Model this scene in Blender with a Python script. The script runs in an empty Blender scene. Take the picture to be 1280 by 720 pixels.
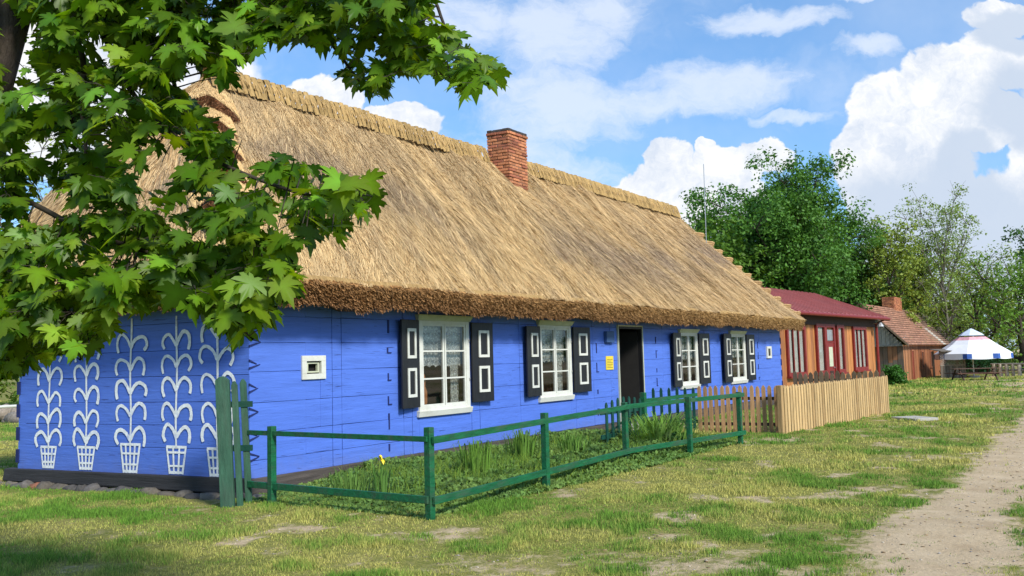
import bpy, math, random
import numpy as np
from mathutils import Vector, Matrix, noise as mnoise
random.seed(7); rng = np.random.default_rng(11)
sc = bpy.context.scene
col = sc.collection

# ------------------------------------------------------------------ camera
FPX = 1100.0; PITCH = math.atan(90/FPX); ROLL = .026; EYE = 1.6
_f = np.array([0, math.cos(PITCH), math.sin(PITCH)]); _u = np.array([0, -math.sin(PITCH), math.cos(PITCH)]); _r = np.array([1., 0, 0])
CR = _r*math.cos(ROLL)-_u*math.sin(ROLL); CU = _u*math.cos(ROLL)+_r*math.sin(ROLL); CP = np.array([0, 0, EYE])
cam_d = bpy.data.cameras.new('camera'); cam = bpy.data.objects.new('camera', cam_d); col.objects.link(cam)
cam_d.sensor_width = 36; cam_d.lens = 36*FPX/1280; cam_d.clip_start = .05; cam_d.clip_end = 3000
m = Matrix.Identity(4)
for i in range(3):
    m[i][0] = CR[i]; m[i][1] = CU[i]; m[i][2] = -_f[i]; m[i][3] = CP[i]
cam.matrix_world = m; sc.camera = cam

def ray(x, y): return _f*FPX+CR*(x-640)-CU*(y-360)
def at_z(x, y, z=0):
    d = ray(x, y); return CP+d*(z-EYE)/d[2]
def at_Y(x, y, Y):
    d = ray(x, y); return CP+d*Y/d[1]
def proj(P):
    v = np.asarray(P, float)-CP; z = v@_f; return 640+FPX*(v@CR)/z, 360-FPX*(v@CU)/z
def gz(Y):
    t = np.clip((np.asarray(Y, float)-28)/32, 0, 1); return -.45*t*t*(3-2*t)
def gnd(x, y):
    p = at_z(x, y)
    for i in range(25): p = at_z(x, y, float(gz(p[1])))
    return p

# ------------------------------------------------------------------ light
SUN_EL = math.radians(38); SUN_DIR = np.array([.60, -.80, 0]); SUN_DIR /= np.linalg.norm(SUN_DIR)
sv = np.array([SUN_DIR[0]*math.cos(SUN_EL), SUN_DIR[1]*math.cos(SUN_EL), math.sin(SUN_EL)])
sd = bpy.data.lights.new('sun', 'SUN'); sd.energy = 3.3; sd.angle = math.radians(10); sd.color = (1, .95, .86)
so = bpy.data.objects.new('sun', sd); col.objects.link(so)
so.rotation_euler = Vector(-sv).to_track_quat('-Z', 'Y').to_euler()
sc.view_settings.view_transform = 'Standard'; sc.view_settings.look = 'None'; sc.view_settings.exposure = .64; sc.view_settings.gamma = 1
sc.view_settings.use_curve_mapping = False
sc.cycles.max_bounces = 6; sc.cycles.transparent_max_bounces = 8; sc.cycles.caustics_reflective = False; sc.cycles.caustics_refractive = False

class NT:
    """small node helper"""
    def __init__(s, tree): s.t = tree; s.n = tree.nodes; s.l = tree.links
    def node(s, typ, **kw):
        nd = s.n.new(typ)
        for k, v in kw.items(): setattr(nd, k, v)
        return nd
    def put(s, sock, v):
        if v is None: return
        if isinstance(v, bpy.types.NodeSocket): s.l.new(v, sock)
        else: sock.default_value = v
    def math(s, op, a, b=None, c=None, clamp=False):
        nd = s.node('ShaderNodeMath', operation=op); nd.use_clamp = clamp
        s.put(nd.inputs[0], a); s.put(nd.inputs[1], b); s.put(nd.inputs[2], c); return nd.outputs[0]
    def vmath(s, op, a, b=None, sc_=None):
        nd = s.node('ShaderNodeVectorMath', operation=op); s.put(nd.inputs[0], a); s.put(nd.inputs[1], b)
        if sc_ is not None: s.put(nd.inputs['Scale'], sc_)
        return nd.outputs[0]
    def noise(s, vec, scale, detail=4, rough=.55, dist=0):
        nd = s.node('ShaderNodeTexNoise'); s.put(nd.inputs['Vector'], vec); nd.inputs['Scale'].default_value = scale
        nd.inputs['Detail'].default_value = detail; nd.inputs['Roughness'].default_value = rough; nd.inputs['Distortion'].default_value = dist
        return nd.outputs['Fac']
    def ramp(s, fac, stops, interp='LINEAR'):
        nd = s.node('ShaderNodeValToRGB'); cr = nd.color_ramp; cr.interpolation = interp
        while len(cr.elements) < len(stops): cr.elements.new(.5)
        for e, (p, c) in zip(cr.elements, stops):
            e.position = p; e.color = (c, c, c, 1) if isinstance(c, (int, float)) else (*c, 1)
        s.put(nd.inputs[0], fac); return nd.outputs[0]
    def mix(s, fac, a, b, mode='MIX'):
        nd = s.node('ShaderNodeMix', data_type='RGBA', blend_type=mode)
        s.put(nd.inputs[0], fac); s.put(nd.inputs[6], (*a, 1) if isinstance(a, tuple) and len(a) == 3 else a)
        s.put(nd.inputs[7], (*b, 1) if isinstance(b, tuple) and len(b) == 3 else b); return nd.outputs[2]
    def sstep(s, v, a, b):
        nd = s.node('ShaderNodeMapRange', interpolation_type='SMOOTHSTEP'); s.put(nd.inputs[0], v)
        nd.inputs[1].default_value = a; nd.inputs[2].default_value = b; return nd.outputs[0]

world = bpy.data.worlds.new('World'); sc.world = world; world.use_nodes = True
T = NT(world.node_tree); T.n.clear()
sky = T.node('ShaderNodeTexSky', sky_type='NISHITA', sun_disc=False)
sky.sun_elevation = SUN_EL; sky.sun_rotation = math.atan2(sv[0], sv[1]); sky.air_density = 1.0; sky.dust_density = .6; sky.ozone_density = 2.0
tc = T.node('ShaderNodeTexCoord').outputs['Generated']
sp = T.node('ShaderNodeSeparateXYZ'); T.put(sp.inputs[0], tc)
ax, ay, az = sp.outputs
yy = T.math('MAXIMUM', T.math('ABSOLUTE', ay), .12)
cu = T.math('DIVIDE', ax, yy); cv = T.math('DIVIDE', az, yy)
cmb = T.node('ShaderNodeCombineXYZ'); T.put(cmb.inputs[0], cu); T.put(cmb.inputs[1], cv); uv0 = cmb.outputs[0]
def warp(vec, scale, amp, detail=5):
    nd = T.node('ShaderNodeTexNoise'); T.put(nd.inputs['Vector'], vec); nd.inputs['Scale'].default_value = scale; nd.inputs['Detail'].default_value = detail; nd.inputs['Roughness'].default_value = .6
    d = T.vmath('SUBTRACT', nd.outputs['Color'], (.5, .5, .5)); return T.vmath('ADD', vec, T.vmath('SCALE', d, sc_=amp))
uvh = warp(warp(uv0, 12, .055, 4), 38, .022, 6); uvs = warp(warp(uv0, 3.2, .10), 16, .05, 6)
def blobs(vec, lst):
    s2 = T.node('ShaderNodeSeparateXYZ'); T.put(s2.inputs[0], vec); u_, v_ = s2.outputs[0], s2.outputs[1]
    tot = None
    for (px, py, rx, ry) in lst:
        d = ray(px, py); u0, v0 = d[0]/d[1], d[2]/d[1]
        a = T.math('DIVIDE', T.math('SUBTRACT', u_, float(u0)), rx/FPX); b = T.math('DIVIDE', T.math('SUBTRACT', v_, float(v0)), ry/FPX)
        q = T.math('SUBTRACT', 1.0, T.math('ADD', T.math('MULTIPLY', a, a), T.math('MULTIPLY', b, b)))
        tot = q if tot is None else T.math('MAXIMUM', tot, q)
    return tot
hardA = blobs(uvh, [(1115, 150, 62, 62), (1185, 105, 70, 55), (1245, 75, 60, 45), (1085, 215, 48, 70), (1150, 240, 90, 110), (1235, 150, 60, 40), (1260, 265, 70, 62), (1190, 330, 140, 70), (1330, 240, 70, 200),
                    (1270, 20, 66, 26), (835, 205, 32, 36), (808, 236, 40, 30), (905, 218, 52, 42), (952, 196, 40, 30), (870, 258, 110, 40), (880, 185, 18, 18), (150, 130, 190, 120), (400, 130, 60, 40), (20, 60, 120, 80), (500, 150, 60, 28)])
fh = T.sstep(hardA, .0, .22)
softB = blobs(uvs, [(955, 30, 95, 20), (890, 115, 130, 36), (830, 128, 110, 26), (700, 50, 90, 70), (690, 140, 120, 60), (1080, 66, 52, 18), (560, 20, 110, 60), (760, 15, 70, 40), (620, 230, 160, 70), (1080, 5, 40, 10), (1000, 150, 60, 10)])
wis = T.noise(T.vmath('MULTIPLY', uvs, (1.0, 2.2, 1.0)), 9, 8, .68)
fs = T.math('MULTIPLY', T.sstep(T.math('ADD', softB, T.math('MULTIPLY', T.math('SUBTRACT', wis, .5), 3.0)), -.45, 1.1), .72)
gen = T.math('MULTIPLY', T.sstep(T.noise(uvs, 2.6, 6, .6), .5, .72), .5)
gen2 = T.math('MULTIPLY', T.sstep(T.noise(uv0, 4.0, 5, .6), .35, .75), .22)
soft = T.math('MAXIMUM', T.math('MAXIMUM', fs, gen), gen2)
# grey bases of the big cumulus
greyb = blobs(uvs, [(1205, 215, 50, 55), (1180, 300, 170, 95), (1275, 130, 70, 60), (1240, 310, 140, 80), (1060, 330, 90, 60), (1260, 30, 50, 30)])
gf = T.math('MULTIPLY', T.sstep(T.math('ADD', greyb, T.math('MULTIPLY', T.math('SUBTRACT', T.noise(uvh, 16, 5, .6), .5), 1.2)), -.5, .5), .95)
white = T.mix(T.ramp(T.noise(uvh, 15, 6, .7), [(.36, 0.), (.58, 1.)]), (4.7, 5.2, 6.05), (6.75, 6.8, 6.9))
ccol = T.mix(gf, white, (4.0, 4.65, 5.65))
skc = T.mix(1.0, sky.outputs[0], (.67, .97, 1.25), 'MULTIPLY')
up = T.sstep(cv, .0, .5)
skc = T.mix(.25, skc, (2.7, 4.8, 7.6))
c1 = T.mix(soft, skc, (5.7, 6.15, 6.9))
c2 = T.mix(fh, c1, ccol)
bg = T.node('ShaderNodeBackground'); bg.inputs[1].default_value = .1; T.put(bg.inputs[0], c2)
T.l.new(bg.outputs[0], T.node('ShaderNodeOutputWorld').inputs[0])

# ------------------------------------------------------------------ materials
def new_mat(name):
    mt = bpy.data.materials.new(name); mt.use_nodes = True; t = NT(mt.node_tree); t.n.clear()
    p = t.node('ShaderNodeBsdfPrincipled'); o = t.node('ShaderNodeOutputMaterial'); t.l.new(p.outputs[0], o.inputs[0])
    return mt, t, p, o
def rotvec(t, rot, scale=(1, 1, 1)):
    # world position turned so that x runs along the thing
    g = t.node('ShaderNodeNewGeometry').outputs['Position']
    r_ = t.node('ShaderNodeVectorRotate', rotation_type='Z_AXIS'); t.put(r_.inputs['Vector'], g); r_.inputs['Angle'].default_value = -rot
    mp = t.node('ShaderNodeMapping'); t.put(mp.inputs[0], r_.outputs[0]); mp.inputs['Scale'].default_value = scale
    return mp.outputs[0]
def mat_plain(name, c, rough=.6, var=.15, scale=8, bump=.0, rot=0., grain=(1, 1, 1), attr=False, dirt=None, metal=0, spec=.35):
    mt, t, p, o = new_mat(name)
    v = rotvec(t, rot, grain); n1 = t.noise(v, scale, 6, .6)
    k = t.ramp(n1, [(.25, 1-var*1.6), (.75, 1+var)])
    base = t.node('ShaderNodeAttribute', attribute_name='Col').outputs['Color'] if attr else (*c, 1)
    cc = t.mix(1.0, base, k, 'MULTIPLY')
    if dirt:
        f = t.ramp(t.noise(rotvec(t, rot, grain), scale*.35, 7, .7), [(dirt[1], 0.), (dirt[2], 1.)])
        cc = t.mix(t.math('MULTIPLY', f, dirt[3] if len(dirt) > 3 else .7), cc, dirt[0])
    t.put(p.inputs['Base Color'], cc); p.inputs['Roughness'].default_value = rough; p.inputs['Metallic'].default_value = metal
    p.inputs['Specular IOR Level'].default_value = spec
    if bump:
        b = t.node('ShaderNodeBump'); b.inputs['Strength'].default_value = bump; b.inputs['Distance'].default_value = .02
        t.put(b.inputs['Height'], t.noise(rotvec(t, rot, grain), scale*2.2, 5, .65)); t.put(p.inputs['Normal'], b.outputs[0])
    return mt
def add_cracks(mt, rot, dark):
    t = NT(mt.node_tree); p = [n_ for n_ in t.n if n_.type == 'BSDF_PRINCIPLED'][0]; src = p.inputs['Base Color'].links[0].from_socket
    a = t.noise(rotvec(t, rot, (1.1, 1.1, 26)), 2.6, 4, .55, .4); f = t.ramp(a, [(.635, 0.), (.665, 1.)])
    g2 = t.noise(rotvec(t, rot, (1, 1, 1)), 1.7, 3, .5); f = t.math('MULTIPLY', f, t.ramp(g2, [(.42, 0.), (.56, 1.)]))
    fl = t.ramp(t.noise(rotvec(t, rot, (1, 1, 1.6)), 26, 5, .7), [(.69, 0.), (.73, 1.)])
    splash = t.node('ShaderNodeSeparateXYZ'); t.put(splash.inputs[0], rotvec(t, rot)); sp_ = t.sstep(t.math('ADD', splash.outputs[2], t.math('MULTIPLY', t.noise(rotvec(t, rot), 6, 5, .7), .5)), .75, .3)
    c = t.mix(t.math('MULTIPLY', f, .85), src, dark); c = t.mix(t.math('MULTIPLY', fl, .35), c, (.30, .36, .62)); c = t.mix(t.math('MULTIPLY', sp_, .28), c, (.16, .16, .22))
    t.put(p.inputs['Base Color'], c)
def mat_leaf(name, trans=.4, rough=.45, spec=.4, tint=(1.25, 1.2, .5)):
    mt, t, p, o = new_mat(name)
    c = t.node('ShaderNodeAttribute', attribute_name='Col').outputs['Color']
    t.put(p.inputs['Base Color'], c); p.inputs['Roughness'].default_value = rough; p.inputs['Specular IOR Level'].default_value = spec
    tr = t.node('ShaderNodeBsdfTranslucent'); t.put(tr.inputs[0], t.mix(1.0, c, (tint[0], tint[1], tint[2], 1), 'MULTIPLY'))
    mx = t.node('ShaderNodeMixShader'); mx.inputs[0].default_value = trans
    t.l.new(p.outputs[0], mx.inputs[1]); t.l.new(tr.outputs[0], mx.inputs[2]); t.l.new(mx.outputs[0], o.inputs[0])
    return mt
HA = math.atan2(.826942, .562287)      # long wall heading
M = {}
M['blue'] = mat_plain('blue_paint', (.080, .168, .60), .55, .10, 3, .35, HA, (.5, .5, 5), dirt=((.035, .075, .36), .60, .85, .45))
M['bluedark'] = mat_plain('blue_joint', (.012, .022, .11), .8, .2, 5)
GA = math.atan2(.429615, -.903012)
M['blue_gable'] = mat_plain('blue_paint_gable', (.078, .165, .58), .6, .10, 3, .35, GA, (.5, .5, 5), dirt=((.030, .062, .30), .56, .82, .5))
add_cracks(M['blue'], HA, (.02, .035, .15)); add_cracks(M['blue_gable'], GA, (.02, .03, .14))
M['beam'] = mat_plain('tarred_beam', (.028, .027, .028), .75, .35, 4, .6, GA, (.4, .4, 6))
M['beam_l'] = mat_plain('weathered_sill_beam', (.075, .062, .055), .8, .35, 4, .6, HA, (.4, .4, 6))
M['white'] = mat_plain('white_paint', (.62, .62, .56), .5, .06, 9, .1, dirt=((.36, .34, .25), .52, .8, .5))
M['cream'] = mat_plain('greenish_cream_paint', (.50, .52, .38), .6, .1, 9, .1)
M['limew'] = mat_plain('lime_wash', (.74, .77, .78), .85, .14, 22, .3, dirt=((.20, .28, .58), .55, .72, .75))
M['black'] = mat_plain('black_shutter_paint', (.016, .016, .018), .45, .25, 6, .3, HA, (2, 2, .5))
M['dark'] = mat_plain('dark_interior', (.012, .011, .010), .9, .2, 6)  # near-black colour stands in for shade indoors and behind gaps
M['green'] = mat_plain('green_fence_paint', (.006, .110, .040), .5, .3, 7, .45, HA, (.6, 3, 3), dirt=((.05, .075, .05), .48, .66, .75))
M['green_dk'] = mat_plain('dark_green_fence_paint', (.008, .060, .042), .5, .2, 6, .25, dirt=((.03, .06, .04), .5, .8, .6))
M['green_old'] = mat_plain('old_green_paint', (.035, .105, .065), .7, .25, 7, .5, 0, (3, 3, .6), dirt=((.06, .10, .07), .45, .75, .8))
M['attrwood'] = mat_plain('weathered_wood', None, .8, .28, 16, .5, 0, (1.5, 1.5, .14), attr=True)
M['attrwood_h'] = mat_plain('oiled_boards', None, .65, .25, 9, .4, 0, (2, 2, .15), attr=True, dirt=((.16, .06, .03), .52, .75, .5))
M['attr'] = mat_plain('tinted_rough', None, .85, .18, 12, .4, attr=True)
M['stone'] = mat_plain('fieldstone', None, .9, .3, 18, .6, attr=True, dirt=((.10, .09, .06), .5, .75, .7))
M['brickm'] = mat_plain('fired_brick', None, .9, .25, 30, .6, attr=True, dirt=((.16, .075, .05), .55, .8, .6))
M['mortar'] = mat_plain('mortar', (.22, .14, .10), .95, .3, 20, .5)
M['soot'] = mat_plain('sooty_cap', (.05, .045, .04), .9, .4, 20, .6)
M['redmetal'] = mat_plain('red_sheet_roof', (.33, .095, .085), .55, .14, 1.2, .05, HA, (1, 1, 1), dirt=((.30, .12, .12), .5, .8, .5))
M['redpaint'] = mat_plain('oxblood_paint', (.21, .022, .018), .5, .2, 7, .15)
M['brownboard'] = mat_plain('dark_brown_board', (.045, .020, .013), .7, .3, 8, .3)
M['bark'] = mat_plain('bark', (.060, .046, .036), .95, .4, 22, .9, 0, (1, 1, .35), dirt=((.11, .10, .08), .55, .8, .6))
M['barkpale'] = mat_plain('pale_bark', (.17, .155, .125), .95, .35, 14, .7)
M['twig'] = mat_plain('twig_bark', (.045, .036, .026), .85, .3, 30, .3)
M['leaf'] = mat_leaf('maple_leaf', .48, .42, .30, (1.7, 1.4, .3))
M['treeleaf'] = mat_leaf('tree_leaf', .30, .55, .25, (1.3, 1.2, .5))
M['grass'] = mat_leaf('grass_blade', .35, .6, .2, (1.2, 1.15, .6))
def soften(mt, k):
    """tufts shade as a mass: blade normals leaned towards the sky"""
    t = NT(mt.node_tree); nn_ = t.vmath('NORMALIZE', t.vmath('ADD', t.node('ShaderNodeNewGeometry').outputs['Normal'], (0, 0, k)))
    for n_ in list(t.n):
        if n_.type in ('BSDF_PRINCIPLED',): t.put(n_.inputs['Normal'], nn_)
soften(M['grass'], 1.1)
M['straw'] = mat_leaf('straw', .12, .75, .15, (1.1, 1., .8))
M['steel'] = mat_plain('galvanised', (.45, .46, .47), .4, .1, 10, metal=.6)
M['concrete'] = mat_plain('concrete', (.40, .38, .34), .9, .15, 12, .4)
M['canvas_w'] = mat_plain('white_canvas', (.82, .83, .85), .8, .05, 3)
M['canvas_b'] = mat_plain('blue_canvas', (.035, .10, .36), .8, .1, 3)
M['canvas_r'] = mat_plain('faded_red_canvas', (.72, .36, .40), .8, .2, 4)
M['canvas_l'] = mat_plain('pale_blue_canvas', (.58, .66, .78), .8, .1, 3)
M['yellow'] = mat_plain('yellow_plate', (.72, .55, .05), .5, .05, 5)
M['ink'] = mat_plain('grey_ink', (.10, .09, .03), .6, .05, 5)
M['mgrey'] = mat_plain('painted_metal_box', (.045, .10, .24), .6, .1, 5)
M['mgreyl'] = mat_plain('pale_grey_edge', (.30, .28, .30), .8, .3, 9)
M['petal'] = mat_plain('yellow_petal', (.85, .62, .02), .5, .1, 20)
def mat_glass():
    mt, t, p, o = new_mat('window_glass')
    p.inputs['Base Color'].default_value = (.9, .95, .95, 1); p.inputs['Roughness'].default_value = .03; p.inputs['Specular IOR Level'].default_value = .6
    tr = t.node('ShaderNodeBsdfTransparent'); fr = t.node('ShaderNodeFresnel'); fr.inputs[0].default_value = 1.5
    gl = t.node('ShaderNodeBsdfGlossy'); gl.inputs['Roughness'].default_value = .03; gl.inputs[0].default_value = (1, 1, 1, 1)
    mx = t.node('ShaderNodeMixShader'); t.put(mx.inputs[0], t.math('ADD', fr.outputs[0], .03)); t.l.new(tr.outputs[0], mx.inputs[1]); t.l.new(gl.outputs[0], mx.inputs[2]); t.l.new(mx.outputs[0], o.inputs[0])
    return mt
M['glass'] = mat_glass()
def mat_lace(rot):
    mt, t, p, o = new_mat('lace')
    v = rotvec(t, rot, (1, 1, 1)); s2 = t.node('ShaderNodeSeparateXYZ'); t.put(s2.inputs[0], v)
    vo = t.node('ShaderNodeTexVoronoi'); t.put(vo.inputs['Vector'], v); vo.inputs['Scale'].default_value = 26
    band = t.math('SINE', t.math('MULTIPLY', s2.outputs[2], 42.0))
    a = t.math('ADD', t.math('MULTIPLY', t.math('LESS_THAN', vo.outputs['Distance'], .42), .35), t.math('MULTIPLY', band, .12))
    a = t.math('ADD', a, .42, clamp=True)
    df = t.node('ShaderNodeBsdfDiffuse'); df.inputs[0].default_value = (.72, .76, .68, 1); tr = t.node('ShaderNodeBsdfTransparent')
    mx = t.node('ShaderNodeMixShader'); t.put(mx.inputs[0], a); t.l.new(tr.outputs[0], mx.inputs[1]); t.l.new(df.outputs[0], mx.inputs[2]); t.l.new(mx.outputs[0], o.inputs[0])
    return mt
M['lace'] = mat_lace(HA)
def mat_tiles(rot):
    mt, t, p, o = new_mat('clay_tiles')
    c = t.node('ShaderNodeAttribute', attribute_name='Col').outputs['Color']
    n1 = t.ramp(t.noise(rotvec(t, rot), 3, 6, .7), [(.3, .65), (.7, 1.15)])
    t.put(p.inputs['Base Color'], t.mix(1.0, c, n1, 'MULTIPLY')); p.inputs['Roughness'].default_value = .85
    return mt
M['tiles'] = mat_tiles(HA)
# thatch base: streaked along the slope
def mat_thatch():
    mt, t, p, o = new_mat('thatch_base')
    c = t.node('ShaderNodeAttribute', attribute_name='Col').outputs['Color']
    n1 = t.ramp(t.noise(rotvec(t, HA, (14, 2.2, 2.2)), 2.4, 6, .7), [(.3, .5), (.7, 1.1)])
    t.put(p.inputs['Base Color'], t.mix(1.0, c, n1, 'MULTIPLY')); p.inputs['Roughness'].default_value = .9; p.inputs['Specular IOR Level'].default_value = .1
    b = t.node('ShaderNodeBump'); b.inputs['Strength'].default_value = .8; b.inputs['Distance'].default_value = .03
    t.put(b.inputs['Height'], t.noise(rotvec(t, HA, (20, 2.5, 2.5)), 3, 5, .7)); t.put(p.inputs['Normal'], b.outputs[0])
    return mt
M['thatch'] = mat_thatch()

# ------------------------------------------------------------------ object helpers
V3 = lambda *a: np.array(a, float)
def tag(o, label=None, cat=None, group=None, kind=None):
    if label: o['label'] = label
    if cat: o['category'] = cat
    if group: o['group'] = group
    if kind: o['kind'] = kind
    return o
def empty(name, loc, label, cat, group=None):
    o = bpy.data.objects.new(name, None); col.objects.link(o); o.location = [float(v) for v in loc]; o.empty_display_size = .2
    return tag(o, label, cat, group)
def worldloc(o):
    v = np.zeros(3)
    while o is not None: v = v+np.array(o.location); o = o.parent
    return v
def link_mesh(name, me, mt, parent, loc):
    o = bpy.data.objects.new(name, me); col.objects.link(o); me.materials.append(mt)
    if parent is not None: o.parent = parent
    if loc is not None: o.location = loc
    return o
class MB:
    def __init__(s): s.v = []; s.f = []; s.c = []
    def quad(s, *p, c=(1, 1, 1)):
        b = len(s.v); s.v += [tuple(q) for q in p]; s.f.append(tuple(range(b, b+len(p)))); s.c += [c]*len(p)
    def hexa(s, p, c=(1, 1, 1)):   # 8 pts: bottom 4 ccw, top 4
        b = len(s.v); s.v += [tuple(q) for q in p]; s.c += [c]*8
        for f in ((3, 2, 1, 0), (4, 5, 6, 7), (0, 1, 5, 4), (1, 2, 6, 5), (2, 3, 7, 6), (3, 0, 4, 7)): s.f.append(tuple(b+i for i in f))
    def box(s, o, a, b_, d, c=(1, 1, 1)):
        o, a, b_, d = (np.asarray(q, float) for q in (o, a, b_, d))
        if np.dot(np.cross(a, b_), d) < 0: a, b_ = b_, a
        s.hexa([o, o+a, o+a+b_, o+b_, o+d, o+a+d, o+a+b_+d, o+b_+d], c)
    def tube(s, pts, rad, n=8, c=(1, 1, 1), cap=True):
        pts = [np.asarray(p, float) for p in pts]
        if isinstance(rad, (int, float)): rad = [rad]*len(pts)
        base = len(s.v); up = V3(0, 0, 1)
        for i, p in enumerate(pts):
            d = pts[min(i+1, len(pts)-1)]-pts[max(i-1, 0)]; d = d/(np.linalg.norm(d)+1e-9)
            a = np.cross(d, up if abs(d[2]) < .9 else V3(1, 0, 0)); a /= np.linalg.norm(a); b_ = np.cross(d, a)
            for k in range(n):
                t = 2*math.pi*k/n; s.v.append(tuple(p+rad[i]*(a*math.cos(t)+b_*math.sin(t)))); s.c.append(c)
        for i in range(len(pts)-1):
            for k in range(n):
                s.f.append((base+i*n+k, base+(i+1)*n+k, base+(i+1)*n+(k+1) % n, base+i*n+(k+1) % n))
        if cap:
            s.f.append(tuple(base+k for k in range(n))); s.f.append(tuple(base+(len(pts)-1)*n+k for k in reversed(range(n))))
    def build(s, name, mt, parent=None, smooth=False, bevel=0, loc=None):
        me = bpy.data.meshes.new(name); off = worldloc(parent) if (parent is not None and loc is None) else (np.asarray(loc, float) if loc is not None else np.zeros(3))
        me.from_pydata([tuple(float(x) for x in (np.asarray(p)-off)) for p in s.v], [], s.f)
        ca = me.color_attributes.new('Col', 'FLOAT_COLOR', 'POINT')
        ca.data.foreach_set('color', np.array([(*c, 1.) for c in s.c], dtype=np.float32).ravel())
        if smooth: me.polygons.foreach_set('use_smooth', [True]*len(me.polygons))
        me.update()
        o = link_mesh(name, me, mt, parent, None if (parent is not None or loc is None) else [float(x) for x in loc])
        if bevel:
            bm = o.modifiers.new('bevel', 'BEVEL'); bm.width = bevel; bm.segments = 2; bm.limit_method = 'ANGLE'
        return o
def np_mesh(name, V, F, C, mt, parent=None, smooth=False):
    """V (n,3), F (m,k), C (n,3)"""
    off = worldloc(parent) if parent is not None else np.zeros(3)
    V = np.ascontiguousarray(V-off, dtype=np.float32); F = np.ascontiguousarray(F, dtype=np.int32)
    me = bpy.data.meshes.new(name); me.vertices.add(len(V)); me.vertices.foreach_set('co', V.ravel())
    k = F.shape[1]; me.loops.add(F.size); me.loops.foreach_set('vertex_index', F.ravel())
    me.polygons.add(len(F)); me.polygons.foreach_set('loop_start', np.arange(0, F.size, k, dtype=np.int32)); me.polygons.foreach_set('loop_total', np.full(len(F), k, dtype=np.int32))
    if smooth: me.polygons.foreach_set('use_smooth', np.ones(len(F), dtype=bool))
    ca = me.color_attributes.new('Col', 'FLOAT_COLOR', 'POINT'); ca.data.foreach_set('color', np.hstack([C, np.ones((len(C), 1))]).astype(np.float32).ravel())
    me.update(calc_edges=True); me.validate()
    return link_mesh(name, me, mt, parent, None)
# vectorised value noise
_perm = rng.random((256, 256))
def vn(x, y):
    xi = np.floor(x).astype(int); yi = np.floor(y).astype(int); fx = x-xi; fy = y-yi; fx = fx*fx*(3-2*fx); fy = fy*fy*(3-2*fy)
    g = lambda a, b: _perm[a & 255, b & 255]
    return (g(xi, yi)*(1-fx)+g(xi+1, yi)*fx)*(1-fy)+(g(xi, yi+1)*(1-fx)+g(xi+1, yi+1)*fx)*fy
def fbm(x, y, o=4):
    s_ = 0; a = .5; n_ = 0
    for i in range(o): s_ = s_+a*vn(x*2**i+17*i, y*2**i+31*i); n_ += a; a *= .5
    return s_/n_
def nrm(v): return v/np.maximum(np.linalg.norm(v, axis=-1, keepdims=True), 1e-9)

# ------------------------------------------------------------------ ground
P0 = V3(*at_z(312, 620)); P1 = V3(*at_z(979, 503)); L = float(np.linalg.norm(P1-P0)); U = (P1-P0)/L; N = V3(U[1], -U[0], 0)
P3 = V3(*at_z(22, 604)); G_ = float(np.linalg.norm(P3-P0)); G = (P3-P0)/G_; GN = V3(-G[1], G[0], 0)
if GN[1] > 0: GN = -GN
Z = V3(0, 0, 1)
def path_coord(x, y):
    # signed distance to the right of the track's left edge, measured across it
    return (x-4.96)*.826-(y-10.7)*.563
def sandiness(x, y):
    d = path_coord(x, y); s = (x-4.96)*.563+(y-10.7)*.826
    w = 1.5+.075*np.maximum(s, 0)+.25*np.maximum(s-12, 0)*.3
    wob = (fbm(x*.8, y*.8)-.5)*1.1
    e = np.clip((d+wob*.8+.12)/.45, 0, 1)*np.clip((w-d+wob)/.5, 0, 1)
    pat = np.clip((fbm(x*1.9+3, y*1.9+9, 5)-.57)/.12, 0, 1)*.8
    near = np.clip((9.5-y)/3, 0, 1)*np.clip((x+1.8)/1.5, 0, 1)*np.clip((fbm(x*1.4+30, y*1.4, 4)-.44)/.1, 0, 1)
    wide = np.clip((x-10.5-(y-20)*.45)/4, 0, 1)*np.clip((y-17)/4, 0, 1)*np.clip((fbm(x*.35+5, y*.35+2, 4)-.36)/.14, 0, 1)
    out = np.maximum(np.maximum(e, pat*.8), np.maximum(near*.55, wide*.9))
    bed = in_bed(x, y); out = np.where(bed, out*.2, out)
    gab = (x < -2.8)  # greener, less sandy lawn by the gable
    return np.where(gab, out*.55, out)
def in_bed(x, y):
    d = (x-P0[0])*N[0]+(y-P0[1])*N[1]; s = (x-P0[0])*U[0]+(y-P0[1])*U[1]
    return (d > 0) & (s > -.35) & (s < 8.25) & (d < 3.12+s*.03)
def ground_z(x, y):
    b = gz(y); n_ = (fbm(x*.5, y*.5, 3)-.5)*.07*np.clip((y-3)/4, 0, 1)+(fbm(x*3, y*3, 3)-.5)*.03
    return b+n_-.01
gx = np.concatenate([np.linspace(-400, -22, 26)[:-1], np.arange(-22, 30, .11), np.linspace(30, 90, 40), np.linspace(95, 600, 30)])
gy = np.concatenate([np.linspace(-60, 3.5, 16)[:-1], np.arange(3.5, 26, .11), np.linspace(26, 80, 140), np.linspace(84, 900, 40)])
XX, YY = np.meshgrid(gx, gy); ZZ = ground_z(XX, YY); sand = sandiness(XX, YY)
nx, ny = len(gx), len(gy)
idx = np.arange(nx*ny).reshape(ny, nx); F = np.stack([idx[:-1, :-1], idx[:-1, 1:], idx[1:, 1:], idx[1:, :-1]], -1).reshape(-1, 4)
C = np.stack([sand, fbm(XX*.3, YY*.3), np.zeros_like(sand)], -1).reshape(-1, 3)
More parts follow.
